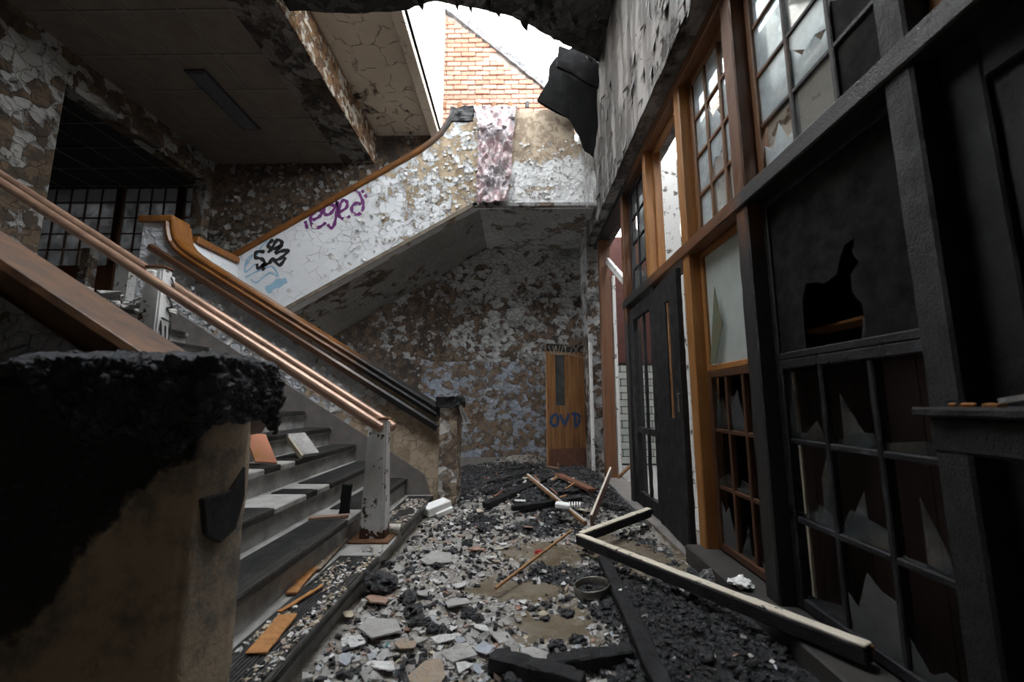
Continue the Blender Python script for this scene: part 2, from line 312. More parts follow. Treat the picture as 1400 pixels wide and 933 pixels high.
dn = t.noise(3.0, 7, 0.72)
MAT['draped_sheet'] = t.set(t.ramp(dn, [(0.30, (0.05, 0.045, 0.05)), (0.40, (0.18, 0.16, 0.17)), (0.47, (0.50, 0.45, 0.46)), (0.53, (0.42, 0.27, 0.28)), (0.60, (0.52, 0.50, 0.51)), (0.68, (0.10, 0.08, 0.09))]), 0.42, t.bump(t.noise(25, 6, 0.7), 0.5, 0.01))
plain('paint_flake', (0.58, 0.59, 0.60), 0.7, scale=8, col2=(0.44, 0.42, 0.38)); plain('paint_flake_dark', (0.26, 0.25, 0.24), 0.8, scale=8)

# ------------------------------------------------------------------ mesh helpers
def wloc(o):
    v = Vector((0, 0, 0))
    while o is not None: v += o.location; o = o.parent
    return v
def tag(o, label=None, cat=None, group=None, kind=None):
    for k, v in (('label', label), ('category', cat), ('group', group), ('kind', kind)):
        if v: o[k] = v
    return o
def thing(name, loc, label, cat=None, group=None, kind=None):
    o = bpy.data.objects.new(name, None); COL.objects.link(o); o.location = loc; o.empty_display_size = 0.1
    return tag(o, label, cat, group, kind)

class MB:
    def __init__(s): s.v = []; s.f = []
    def add(s, vs, fs):
        n = len(s.v); s.v += [tuple(map(float, q)) for q in vs]; s.f += [tuple(i+n for i in q) for q in fs]; return s
    def box(s, x0, x1, y0, y1, z0, z1):
        x0, x1 = sorted((x0, x1)); y0, y1 = sorted((y0, y1)); z0, z1 = sorted((z0, z1))
        return s.add([(x0, y0, z0), (x1, y0, z0), (x1, y1, z0), (x0, y1, z0), (x0, y0, z1), (x1, y0, z1), (x1, y1, z1), (x0, y1, z1)],
                     [(0, 3, 2, 1), (4, 5, 6, 7), (0, 1, 5, 4), (1, 2, 6, 5), (2, 3, 7, 6), (3, 0, 4, 7)])
    def bar(s, a, b, w, h, up=(0, 0, 1), taper=1.0):
        """box-section bar from a to b, w wide, h high"""
        a, b = Vector(a), Vector(b); d = (b-a).normalized(); u = Vector(up)
        sd = d.cross(u)
        if sd.length < 1e-4: sd = d.cross(Vector((1, 0, 0)))
        sd.normalize(); u = sd.cross(d).normalized(); vs = []
        for q, k in ((a, 1.0), (b, taper)):
            for i, j in ((-1, -1), (1, -1), (1, 1), (-1, 1)): vs.append(q+sd*(w/2*i*k)+u*(h/2*j*k))
        return s.add(vs, [(0, 1, 2, 3), (7, 6, 5, 4), (0, 4, 5, 1), (1, 5, 6, 2), (2, 6, 7, 3), (3, 7, 4, 0)])
    def prism(s, pts, ax, lo, hi):
        """pts = outline in the other two axes (x,z for ax 'y'; y,z for 'x'; x,y for 'z')"""
        def P(p, d): return (p[0], d, p[1]) if ax == 'y' else ((d, p[0], p[1]) if ax == 'x' else (p[0], p[1], d))
        n = len(pts); vs = [P(p, lo) for p in pts]+[P(p, hi) for p in pts]
        fs = [tuple(range(n)), tuple(range(2*n-1, n-1, -1))]+[(i, i+n, (i+1) % n+n, (i+1) % n) for i in range(n)]
        return s.add(vs, fs)
    def tube(s, pts, r, seg=14, cap=True):
        pts = [Vector(p) for p in pts]; vs = []; fs = []
        for i, p in enumerate(pts):
            d = (pts[min(i+1, len(pts)-1)]-pts[max(i-1, 0)]).normalized()
            a = d.cross(Vector((0, 0, 1)));
            if a.length < 1e-3: a = d.cross(Vector((1, 0, 0)))
            a.normalize(); b = a.cross(d); rr = r[i] if isinstance(r, (list, tuple)) else r
            for k in range(seg):
                t_ = 2*math.pi*k/seg; vs.append(p+a*(rr*math.cos(t_))+b*(rr*math.sin(t_)))
        for i in range(len(pts)-1):
            for k in range(seg):
                k2 = (k+1) % seg; fs.append((i*seg+k, i*seg+k2, (i+1)*seg+k2, (i+1)*seg+k))
        if cap: fs.append(tuple(range(seg-1, -1, -1))); fs.append(tuple((len(pts)-1)*seg+k for k in range(seg)))
        return s.add(vs, fs)
    def sweep(s, path, prof):
        """closed profile [(n, y)] swept along a path in the X-Z plane; n = offset along the path normal, y = absolute"""
        vs = []; fs = []; m = len(prof)
        for i, p in enumerate(path):
            a = path[max(i-1, 0)]; b = path[min(i+1, len(path)-1)]
            dx, dz = b[0]-a[0], b[1]-a[1]; l = math.hypot(dx, dz); nx, nz = -dz/l, dx/l
            if nz < 0: nx, nz = -nx, -nz
            for n_, y_ in prof: vs.append((p[0]+nx*n_, y_, p[1]+nz*n_))
        for i in range(len(path)-1):
            for k in range(m):
                k2 = (k+1) % m; fs.append((i*m+k, (i+1)*m+k, (i+1)*m+k2, i*m+k2))
        fs.append(tuple(range(m))); fs.append(tuple((len(path)-1)*m+k for k in range(m-1, -1, -1)))
        return s.add(vs, fs)
    def grid(s, nu, nv, fn):
        vs = [fn(i/(nu-1), j/(nv-1)) for j in range(nv) for i in range(nu)]
        return s.add(vs, [(j*nu+i, j*nu+i+1, (j+1)*nu+i+1, (j+1)*nu+i) for j in range(nv-1) for i in range(nu-1)])
    def build(s, name, mat, parent=None, bevel=0.0, smooth=False, rough=None, solid=0.0, label=None, cat=None, group=None, kind=None, loc=None, seg=1):
        off = wloc(parent) if parent is not None else Vector(loc or (0, 0, 0))
        me = bpy.data.meshes.new(name); me.from_pydata([(v[0]-off[0], v[1]-off[1], v[2]-off[2]) for v in s.v], [], s.f)
        bm = bmesh.new(); bm.from_mesh(me); bmesh.ops.recalc_face_normals(bm, faces=bm.faces)
        if bevel:
            es = [e for e in bm.edges if len(e.link_faces) == 2 and e.calc_face_angle(0) > 0.5]
            bmesh.ops.bevel(bm, geom=es, offset=bevel, segments=seg, affect='EDGES', clamp_overlap=True)
        if rough:
            size, amp, sc = rough
            for _ in range(5):
                es = [e for e in bm.edges if e.calc_length() > size]
                if not es or len(bm.verts) > 9000: break
                bmesh.ops.subdivide_edges(bm, edges=es, cuts=1, use_grid_fill=True)
            bm.normal_update()
            for v in bm.verts:
                w = (v.co+off)*sc
                v.co += v.normal*(amp*(mnoise.noise(w)+0.5*mnoise.noise(w*2.3)))
        bm.to_mesh(me); bm.free()
        me.materials.append(MAT[mat])
        if smooth:
            for p in me.polygons: p.use_smooth = True
        o = bpy.data.objects.new(name, me); COL.objects.link(o)
        if parent is not None: o.parent = parent
        else: o.location = off
        if solid:
            md = o.modifiers.new('thickness', 'SOLIDIFY'); md.thickness = solid; md.offset = 0
        return tag(o, label, cat, group, kind)
def dup(o, loc, rot=None, scale=None, parent=None, label=None):
    c = o.copy(); COL.objects.link(c); c.location = loc
    if rot is not None: c.rotation_euler = rot
    if scale is not None: c.scale = scale
    if parent is not None: c.parent = parent
    if label: c['label'] = label
    return c
def proto(mb, mat, bevel):
    o = mb.build('piece', mat, None, bevel=bevel); me = o.data; bpy.data.objects.remove(o); return me
def box(name, mat, parent, b, bevel=0.004, **kw): return MB().box(*b).build(name, mat, parent, bevel=bevel, **kw)
def structure(name, label, loc): return thing(name, loc, label, kind='structure')
def ribbon(mb, pts, w, plane, off, closed=False):
    """flat painted stroke along 3D points lying in a plane whose outward normal is given"""
    n = Vector(plane); P = [Vector(p) for p in pts]
    Q = []
    for i in range(len(P)-1):                               # Catmull-Rom rounding of the stroke
        p0, p1, p2, p3 = P[max(i-1, 0)], P[i], P[i+1], P[min(i+2, len(P)-1)]
        for k in range(5):
            t_ = k/5; Q.append(0.5*((2*p1)+(p2-p0)*t_+(2*p0-5*p1+4*p2-p3)*t_*t_+(3*p1-p0-3*p2+p3)*t_**3))
    Q.append(P[-1]); vs = []; fs = []
    for i, p in enumerate(Q):
        d = (Q[min(i+1, len(Q)-1)]-Q[max(i-1, 0)])
        sd = n.cross(d).normalized() if d.length > 1e-6 else Vector((0, 0, 1))
        k = w*(0.5+0.12*math.sin(i*1.3)); e = 0.6 if i in (0, len(Q)-1) else 1.0
        vs += [p+n*off+sd*k*e, p+n*off-sd*k*e]
    fs = [(2*i, 2*i+1, 2*i+3, 2*i+2) for i in range(len(Q)-1)]
    mb.add(vs, fs)

# ================================================================== SETTING
XR, XS, XO = 1.22, 1.30, 1.38          # right screen: room face of posts, sash plane, outside face
XP = 1.08                               # plaster face over the screen
YB, Y1, Y2 = 7.0, 4.3, 5.3              # back wall, far parapet of lower flight, face of upper flight
GO, RI, X0, Z0 = 0.262, 0.162, -0.82, 0.147
def nose(X): return Z0+RI*(X0-X)/GO

# floor slab and the debris on it
fl = structure('floor', 'wet brown stone floor under the fire debris', (0.2, 3, 0))
box('slab', 'wet_floor', fl, (-5.75, 1.5, -2.5, 7.3, -0.2, 0.0), 0)
cf = structure('floor', 'dusty corridor floor beyond the glazed screen', (2.4, 3, 0))
box('slab', 'plaster_grey', cf, (1.5, 4.0, -2.5, 9.0, -0.2, -0.02), 0)

def sm(a, b, v): t_ = min(max((v-a)/(b-a), 0), 1); return t_*t_*(3-2*t_)
def bump2(x, y, cx, cy, rx, ry): return math.exp(-(((x-cx)/rx)**2+((y-cy)/ry)**2))
PUD = [(0.15, 3.12, 0.34, 0.24), (-0.05, 2.55, 0.33, 0.15), (0.20, 2.16, 0.26, 0.17), (0.86, 2.95, 0.22, 0.42), (0.62, 3.35, 0.15, 0.2)]
def ash(x, y):
    a = max(sm(0.30, 0.46, x-0.05*math.sin(y*7))*sm(3.0, 2.75, y), bump2(x, y, 0.24, 2.72, 0.24, 0.22)*1.2, sm(3.75, 4.5, y+0.35*x+0.25*math.sin(x*6)))
    a = max(a, 0.85*bump2(x, y, 0.2, 3.65, 0.4, 0.3), 0.9*bump2(x, y, .88, 3.05, .3, .6), 0.9*bump2(x, y, -0.33, 3.75, 0.25, 0.3))
    return min(a, 1.0)*(1-.9*bump2(x, y, 0.15, 6.95, 0.7, 0.3))
def hgt(x, y):
    h = 0.018+0.17*bump2(x, y, 0.15, 6.95, 0.5, 0.22)+0.10*bump2(x, y, 0.55, 4.7, 0.5, 0.7)+0.09*bump2(x, y, -0.15, 4.6, 0.55, 0.55)+0.10*bump2(x, y, 0.7, 5.8, 0.6, 0.8)+0.06*bump2(x, y, -0.3, 6.3, 0.6, 0.7)
    h += 0.05*bump2(x, y, 0.75, 2.0, 0.3, 0.55)+0.03*bump2(x, y, -0.55, 2.6, 0.3, 1.2)
    for cx, cy, rx, ry in PUD: h -= 0.05*bump2(x, y, cx, cy, rx, ry)
    h += 0.016*mnoise.noise((x*6, y*6, 1.5))+0.011*mnoise.noise((x*15, y*15, 7.1))
    return h
mb = MB(); NU, NV = 190, 420
mb.grid(NU, NV, lambda u, v: (lambda x, y: (x, y, hgt(x, y)+0.010*mnoise.noise((x*34, y*34, 3))+0.006*mnoise.noise((x*80, y*80, 9))))(-0.86+1.98*u, 1.15+5.83*v))
bed = mb.build('rubble_bed', 'rubble_bed', None, smooth=True, loc=(0.2, 3, 0), label='grey plaster dust and black ash covering the floor', cat='rubble', kind='stuff')
bed.data.attributes.new('ash', 'FLOAT', 'POINT').data.foreach_set('value', [ash(v[0], v[1]) for v in mb.v])

# back wall with its blue dado coat
wb = structure('wall_back', 'dark peeling back wall under and above the stairs', (-2, YB, 0))
box('wall', 'paint_back_wall', wb, (-5.5, 1.5, YB, YB+0.25, 0, 6.0), 0)
peel('paint_dado', (0.25, 0.285, 0.345), (0.33, 0.35, 0.375), (0.21, 0.15, 0.10), (0.09, 0.065, 0.05), thr=0.50, scale=5.0, crack=9, seed=77, cells=.18, crackall=.8, bumpd=.018)
box('dado_coat', 'paint_dado', wb, (-1.6, 1.08, YB-0.012, YB, 0, 1.72), 0.003, label='bluish lower coat of paint')
box('plinth', 'stone_skirting', wb, (-1.6, 1.05, YB-0.04, YB-0.012, 0, 0.16), 0.006)

# gable of brick beyond the hole in the roof
gw = structure('wall_gable', 'ruined brick gable seen through the hole in the roof', (-0.2, YB, 6.0))
def gtop(x): return 8.62-0.905*(x+1.42)
MB().prism([(-1.45, 6.0), (1.25, 6.0), (1.25, gtop(1.25)-0.06), (-1.45, gtop(-1.45)-0.06)], 'y', YB+0.02, YB+0.22).build('mortar_core', 'mortar', gw)
bh, bl = 0.098, 0.27; bmesh_ = {}
k = 0; z = 6.02; row = 0
while z < 8.6:
    x = -1.44-(bl/2 if row % 2 else 0)
    while x < 1.2:
        xa, xb = max(x, -1.44), min(x+bl, 1.24)
        if xb-xa > 0.05 and gtop(xb)-0.02 > z+bh*0.5:
            key = round(xb-xa, 3)
            if key not in bmesh_: bmesh_[key] = [proto(MB().box(0, xb-xa-0.014, 0, 0.1, 0, bh-0.016), 'brick_0', 0.008)]
            me = bmesh_[key][0]
            if len(bmesh_[key]) < 5:
                for q in range(4):
                    c_ = me.copy(); c_.materials[0] = MAT['brick_%d' % q]; bmesh_[key].append(c_)
            o = bpy.data.objects.new('brick', bmesh_[key][1+random.randrange(4)]); COL.objects.link(o); o.parent = gw
            o.location = Vector((xa, YB-0.005-random.random()*0.022, z))-gw.location
        x += bl
    z += bh; row += 1
cp = MB()
cp.prism([(-1.45, gtop(-1.45)-0.08), (1.25, gtop(1.25)-0.08), (1.25, gtop(1.25)+0.08), (-1.45, gtop(-1.45)+0.08)], 'y', YB-0.06, YB+0.28)
cp.build('coping', 'gable_coping', gw, rough=(0.1, 0.05, 5), label='ragged grey mortar coping')
for i, x in enumerate((-1.33, -1.05, -0.73, -0.42, -0.12, 0.2, 0.5)):
    MB().box(x-0.045, x+0.045, YB-0.03, YB+0.06, 6.40, 6.55).build('joist_end', 'rust' if i != 5 else 'char', gw, bevel=0.02, rough=(0.03, 0.008, 30))

# bright wall of the roof shaft
sw = structure('wall_shaft', 'bright white plaster wall of the open roof shaft', (-1.43, 5.6, 5.72))
box('wall', 'shaft_plaster', sw, (-1.50, -1.36, 4.16, YB, 5.74, 8.9), 0.01)
box('chimney_stub', 'brick_1', sw, (-1.62, -1.40, 6.4, 6.62, 8.0, 8.75), 0.01)

# left wall with the opening to the hall
wl = structure('wall_left', 'flaking left wall with a wide opening to the hall', (-5.5, 3, 0))
box('wall', 'paint_left_wall', wl, (-5.75, -5.5, -2.5, 4.54, 0, 5.6), 0.02)
box('lintel', 'paint_left_wall', wl, (-5.75, -5.5, 4.54, 6.85, 4.9, 5.6), 0.02)
box('jamb', 'paint_left_wall', wl, (-5.75, -5.5, 6.85, 7.6, 0, 5.6), 0.02)
wf = structure('wall_front', 'unlit wall behind the viewpoint', (-2, -2.5, 0))
box('wall', 'paint_left_wall', wf, (-5.75, 4.0, -2.7, -2.5, 0, 5.6), 0)

# ceilings
ct = structure('ceiling', 'dark suspended tile ceiling over the half landing', (-4.3, 5.5, 5.35))
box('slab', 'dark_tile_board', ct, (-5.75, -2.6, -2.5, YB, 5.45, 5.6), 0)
tw, th = (5.5-3.15)/4, 0.6; tme = None
for i in range(4):
    for j in range(7):
        xa = -5.5+i*tw; ya = YB-(j+1)*th
        if tme is None: tme = proto(MB().box(0, tw-0.012, 0, th-0.012, 0, 0.02), 'tile_board', 0.003)
        o = bpy.data.objects.new('ceiling_tile', tme); COL.objects.link(o); o.parent = ct
        o.location = Vector((xa+0.006, ya+0.006, 5.352+random.random()*0.004))-ct.location
for i in range(5): box('grid_bar', 'tile_metal_grid', ct, (-5.5+i*tw-0.012, -5.5+i*tw+0.012, 2.8, YB, 5.345, 5.353), 0)
for j in range(8): box('grid_bar', 'tile_metal_grid', ct, (-5.5, -3.15, YB-j*th-0.012, YB-j*th+0.012, 5.3455, 5.3535), 0)
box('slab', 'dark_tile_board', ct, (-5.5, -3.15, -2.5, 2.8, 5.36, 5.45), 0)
lf = thing('ceiling_light', (-4.2, 5.42, 5.35), 'dead grey fluorescent light set in the tile ceiling', 'light')
box('frame', 'dark_tile_board', lf, (-4.34, -4.06, 4.82, 6.02, 5.325, 5.349), 0.004)
box('diffuser', 'lamp_diffuser', lf, (-4.31, -4.09, 4.85, 5.99, 5.31, 5.33), 0.01)

b1 = structure('ceiling_beam', 'deep ceiling beam with brown and white flaking side', (-2.87, 4, 5.33))
box('beam_core', 'paint_soffit', b1, (-3.15, -2.6, 1.0, YB, 5.33, 5.9), 0.02)
box('beam_side', 'paint_beam', b1, (-2.6, -2.58, 1.0, YB, 5.33, 5.9), 0.004)
pc_ = structure('ceiling', 'sooty beige ceiling panel between the two beams', (-2, 5.5, 5.9))
MB().grid(26, 60, lambda u, v: (-2.58+1.10*u, 4.1+2.9*v, 5.90+0.012*mnoise.noise((u*4, v*9, 2)))).build('panel', 'paint_room_ceiling', pc_, smooth=True, solid=0.05)
box('roof_deck', 'char', pc_, (-3.2, -1.5, 3.9, YB, 5.96, 6.1), 0)
b2 = structure('ceiling_beam', 'narrow pale beam at the edge of the roof hole', (-1.43, 5.5, 5.74))
box('beam_core', 'paint_room_ceiling', b2, (-1.51, -1.36, 4.12, YB, 5.66, 5.90), 0.008)

# burnt ceiling towards the viewer, with the ragged edge of the hole
bc = structure('ceiling', 'soot black ceiling with the ragged edge of the roof hole', (-0.6, 2, 5.45))
edge_pts = [(-3.15, 4.15), (-2.54, 4.12), (-1.9, 4.16), (-1.30, 4.13), (-0.9, 4.02), (-0.54, 4.10), (-0.05, 4.22), (0.28, 4.42), (0.58, 4.60), (0.85, 4.74), (1.09, 4.90)]
poly = [(-3.15, 3.2), (-1.2, 3.3), (0.2, 3.15), (1.3, 3.25), (1.3, 4.95)]+[(p[0]+0.0, p[1]) for p in reversed(edge_pts)]
fine = []
for i, p in enumerate(poly):
    q = poly[(i+1) % len(poly)]; fine.append(p)
    if i < len(poly)-1:
        for k in range(1, 5):
            t_ = k/5; fine.append((p[0]+(q[0]-p[0])*t_+random.uniform(-.01, .01), p[1]+(q[1]-p[1])*t_+random.uniform(-.014, .014)))
MB().prism(fine, 'z', 5.45, 5.60).build('plaster', 'burnt_ceiling_plaster', bc)
mb = MB()
for i in range(24):                                            # strips of plaster and lath hanging at the edge
    s_ = random.random(); j = min(int(s_*10), 9); a, b = edge_pts[j], edge_pts[j+1]; f_ = s_*10-j
    x = a[0]+(b[0]-a[0])*f_; y = a[1]+(b[1]-a[1])*f_-random.uniform(0, .5); l = random.uniform(0.03, 0.13); w = random.uniform(0.03, 0.11)
    mb.add([(x-w/2, y, 5.452), (x+w/2, y+random.uniform(-.03, .03), 5.452), (x+w/3, y+0.02, 5.45-l), (x-w/4, y-0.02, 5.45-l*0.7)], [(0, 1, 2, 3)])
mb.build('hanging_plaster', 'burnt_ceiling_plaster', bc, solid=0.008, kind='stuff')

bc2 = structure('ceiling', 'unseen ceiling added over the viewpoint to dim the foreground', (-0.6, -0.4, 5.45))
box('plaster', 'burnt_ceiling_plaster', bc2, (-3.15, 1.3, -2.5, 1.75, 5.45, 5.6), 0)  # unseen slab added to keep sky light off the near foreground
# right wall: plaster above the screen, soffit and the far return
wr = structure('wall_right', 'soot streaked plaster wall above the glazed screen', (1.2, 3, 3.5))
mb = MB(); mb.grid(90, 30, lambda u, v: (XP+0.012*mnoise.noise((u*30, v*6, 0)), -2.5+9.5*u, 3.50+0.02*mnoise.noise((u*60, 0, 4))*(1-v)+2.1*v))
mb.build('plaster_face', 'paint_right_wall', wr, smooth=True)
box('core', 'paint_right_wall', wr, (XP+0.02, 1.5, -2.5, YB, 3.53, 5.6), 0)
box('return', 'paint_back_wall', wr, (XP+0.02, 1.45, 6.35, YB, 0, 3.53), 0.01)
box('curb', 'curb_stone', wr, (1.12, 1.46, -2.5, 2.97, -0.05, 0.115), 0.01)
box('curb', 'stone_skirting', wr, (1.16, 1.46, 2.97, 6.35, -0.05, 0.02), 0.01)
mb = MB()
for i in range(110):
    y = random.uniform(1.5, 5.2); z = 3.52+abs(random.gauss(0, 0.75)); w = random.uniform(.02, .07); l = random.uniform(.03, .16)
    if z > 5.4: continue
    c_ = random.uniform(.012, .05)
    mb.add([(XP-.002, y, z), (XP-.002, y+w, z+.01), (XP-.004-c_*.4, y+w*.9, z-l*.5), (XP-.004-c_*.4, y+.004, z-l*.5), (XP-c_, y+w*.8, z-l), (XP-c_, y+w*.2, z-l)], [(0, 1, 2, 3), (3, 2, 4, 5)])
mb.build('paint_flakes', 'paint_flake_dark', wr, solid=0.003, kind='stuff')

# ------------------------------------------------------------------ the glazed screen on the right
def trim(n, label, b, mat, rough=None, bevel=0.008):
    loc = ((b[0]+b[1])/2, (b[2]+b[3])/2, b[4])
    return MB().box(*b).build('trim_%d' % n, mat, None, bevel=bevel, rough=rough, loc=loc, label=label, kind='structure')
trim(1, 'brown timber head rail along the top of the glazed screen', (XR, XO, 0.2, 6.35, 3.44, 3.53), 'wood_head')
trim(2, 'timber transom rail between lower doors and upper lights', (XR-0.015, XO, 0.2, 4.68, 2.10, 2.19), 'wood_transom', (0.12, 0.004, 20))
PF, PE, PD, PC, PB, PA = (1.17, 1.27), (2.11, 2.22), (2.87, 2.97), (3.72, 3.80), (4.58, 4.68), (5.95, 6.06)
trim(3, 'thick charred black screen post nearest the viewer', (XR, XO, *PF, 0.1, 3.44), 'char', (0.06, 0.0022, 25))
trim(4, 'screen post brown above and charred below the transom', (XR, XO, *PE, 0.1, 3.44), 'wood_half_burnt', (0.08, 0.004, 25))
trim(5, 'orange varnished screen post beside the charred door', (XR, XO, *PD, 0.1, 3.44), 'wood_orange')
trim(6, 'orange post between the empty light and the charred sash', (XR, XO, *PC, 2.15, 3.44), 'wood_orange')
trim(7, 'charred door post under the transom', (XR+0.02, XO, PC[0], PC[1], 0.0, 2.12), 'char', (0.06, 0.0022, 25))
trim(8, 'tall dark post charred below, before the farthest opening', (XR, XO, *PB, 0.0, 3.44), 'wood_half_burnt')
trim(9, 'brown timber jamb of the farthest opening', (XR, XO, *PA, 0.0, 3.44), 'wood_brown')
trim(10, 'white painted jamb board in the farthest opening', (XO+0.02, XO+0.07, 5.97, 6.04, 0.0, 2.9), 'white_trim')
trim(11, 'flaking white jamb strip beside the brown door', (1.09, 1.14, 6.28, 6.34, 0.0, 1.95), 'white_trim')
MB().bar((1.33, 4.72, 2.35), (1.33, 5.9, 3.1), 0.05, 0.09).build('trim_12', 'white_trim', None, bevel=0.006, loc=(1.33, 5.3, 2.3), label='white slanting board across the farthest opening', kind='structure')

def shard_poly(w, h, mode):
    r = random.random
    if mode == 'stub':
        n = random.choice((2, 3, 3, 4)); xs = [1.0]+sorted([r() for _ in range(n)], reverse=True)+[0.0]
        return [(0, 0), (w, 0)]+[(w*q, h*(.03+.30*r()**1.8)) for q in xs]
    if mode == 'spike':
        c = w*(0.05+0.6*r()); return [(c, 0), (w*0.98, 0), (c+(w-c)*0.55, h*(0.2+0.1*r())), (c+w*0.02, h*(0.4+0.4*r()))]
    if mode == 'side':
        return [(0, 0), (w*0.35, 0), (w*(0.2+0.15*r()), h*0.35), (w*0.28, h*0.6), (w*0.05, h*0.97), (0, h)]
    if mode == 'upper':
        return [(0, h*0.35), (w*0.3, h*0.5), (w*0.55, h*0.42), (w, h*(0.5+0.3*r())), (w, h), (0, h)]
    if mode == 'lower':
        return [(0, 0), (w, 0), (w, h*(0.5+0.35*r())), (w*0.7, h*(0.35+0.3*r())), (w*0.45, h*(0.55+0.3*r())), (w*0.2, h*0.3), (0, h*(0.4+0.5*r()))]
def sash(n, label, y0, y1, z0, z1, cols, rows, mat, panes, pm, rough=None, mw=0.026, st=0.045, x0=XS, x1=XS+0.045, wbevel=0.005):
    W = structure('window_%d' % n, label, ((x0+x1)/2, (y0+y1)/2, z0))
    kw = dict(bevel=wbevel, rough=rough)
    MB().box(x0, x1, y0, y0+st, z0, z1).build('stile', mat, W, **kw); MB().box(x0, x1, y1-st, y1, z0, z1).build('stile', mat, W, **kw)
    MB().box(x0, x1, y0+st, y1-st, z0, z0+st).build('rail', mat, W, **kw); MB().box(x0, x1, y0+st, y1-st, z1-st, z1).build('rail', mat, W, **kw)
    iy, iz = (y1-y0-2*st), (z1-z0-2*st); cw, rh = (iy-mw*(cols-1))/cols, (iz-mw*(rows-1))/rows
    for c in range(1, cols):
        ya = y0+st+c*cw+(c-1)*mw; MB().box(x0+.006, x1-.006, ya, ya+mw, z0+st, z1-st).build('muntin', mat, W, **kw)
    for r in range(1, rows):
        za = z0+st+r*rh+(r-1)*mw; MB().box(x0+.009, x1-.009, y0+st, y1-st, za, za+mw).build('muntin', mat, W, **kw)
    xm = (x0+x1)/2
    for c in range(cols):
        for r in range(rows):
            md = panes[(r*cols+c) % len(panes)]; ya = y0+st+c*(cw+mw); za = z0+st+r*(rh+mw)
            if md is None: continue
            for one in md.split('+'):
                m_ = pm
                if ':' in one: one, m_ = one.split(':')
                if one == 'full': pts = [(0, 0), (cw, 0), (cw, rh), (0, rh)]
                else: pts = shard_poly(cw, rh, one)
                if random.random() < 0.5 and one != 'full': pts = [(cw-a, b) for a, b in pts]
                xo = random.uniform(-.004, .004); tilt = 0.0
                pr = MB().prism([(ya+a, za+b) for a, b in pts], 'x', xm-.002+xo, xm+.002+xo)
                pr.build('pane' if one == 'full' else 'glass_shard', m_, W)
    return W
random.seed(21)
# upper lights (three by four)
sash(1, 'upper window beside the charred post, dark muntins and cracked bright panes', PF[1], PE[0], 2.19, 3.44, 3, 4, 'wood_sash_burnt',
     ['full:pane_sooty', 'full:pane_clear', 'lower', 'lower:pane_sooty', 'lower+upper', 'full', 'full:pane_dim', 'full:pane_clear', 'full', 'full:pane_dim', 'full', 'full'], 'pane_bright')
sash(2, 'upper window with warm brown muntins, twelve panes between brown and orange posts', PE[1], PD[0], 2.19, 3.44, 3, 4, 'wood_sash',
     ['full:pane_clear', 'full:pane_clear', 'full', 'full', 'lower:pane_clear+upper', 'full', 'full', 'lower', 'full', 'full:pane_clear', 'full', 'full'], 'pane_bright')
sash(3, 'charred upper window with grey panes beyond the empty light', PC[1], PB[0], 2.19, 3.44, 3, 4, 'char_fine',
     ['full', 'lower', 'full', 'full', 'full', None, 'full', 'full', 'lower', 'full', 'full', 'full'], 'pane_dim')
sash(4, 'upper corner light of scorched orange wood with a teal pane', 0.36, PF[0], 2.22, 3.44, 2, 2, 'wood_orange', ['full', 'full', 'full', 'full'], 'pane_dim')
# empty light frame
W = structure('window_5', 'empty upper light with bare orange stops and no glass', (XS, 3.35, 2.19))
for b in ((XS, XS+.04, PD[1], PD[1]+.03, 2.19, 3.44), (XS, XS+.04, PC[0]-.03, PC[0], 2.19, 3.44), (XS, XS+.04, PD[1]+.03, PC[0]-.03, 3.40, 3.44)): box('stop', 'wood_orange', W, b)
# frosted light over broken lights
W = sash(6, 'large frosted glass pane in orange wood over the small broken lights', PE[1], PD[0], 1.26, 2.10, 1, 1, 'wood_orange', ['full'], 'pane_frosted', st=0.04)
MB().prism([(2.72, 1.305), (2.79, 1.305), (2.66, 1.80), (2.62, 1.62), (2.59, 1.55)], 'x', 1.288, 1.292).build('leaning_scrap', 'green_scrap', W)
sash(7, 'brown three by three grid of broken lights under the frosted pane', PE[1], PD[0], 0.125, 1.26, 3, 3, 'wood_sash_dark',
     ['stub', 'stub+spike', 'lower:pane_dim', None, 'stub', 'stub', 'side', 'lower', 'lower+side'], 'shard')
# sooty pane with a hole burnt through it
W = sash(8, 'big soot blackened pane with a jagged hole in a charred frame', PF[1], PE[0], 1.26, 2.10, 1, 1, 'char_fine', [None], 'pane_sooty', st=0.035)
H = [onX(px, py, XS+.02) for px, py in ((1100, 440), (1098, 410), (1103, 388), (1118, 386), (1128, 388), (1145, 376), (1150, 350), (1156, 335), (1170, 326), (1166, 345), (1175, 358), (1164, 376), (1166, 400), (1180, 415), (1184, 440), (1186, 462))]
hp = [(q[1], q[2]) for q in H]; ya, yb, za, zb = PF[1]+.035, PE[0]-.035, 1.295, 2.065
hp = [(min(max(a, ya+.02), yb-.02), b) for a, b in hp]
out = [(hp[0][0], za)]+[p for p in hp]+[(hp[-1][0], za), (ya, za), (ya, zb), (yb, zb), (yb, za)]
MB().prism(out, 'x', XS+.016, XS+.024).build('pane', 'pane_sooty', W)
MB().prism([(1.52, za), (1.60, za), (1.575, za+.09), (1.55, za+.05)], 'x', XS+.02, XS+.023).build('glass_shard', 'shard', W)
sash(9, 'charred three by three grid of broken lights below the sooty pane', PF[1], PE[0], 0.125, 1.26, 3, 3, 'char_fine',
     ['stub:pane_dim', 'lower:pane_dim', 'stub', 'stub+spike', 'spike+stub', 'side+stub', 'stub', 'spike+stub', 'stub+side'], 'shard', rough=(0.1, 0.003, 30))
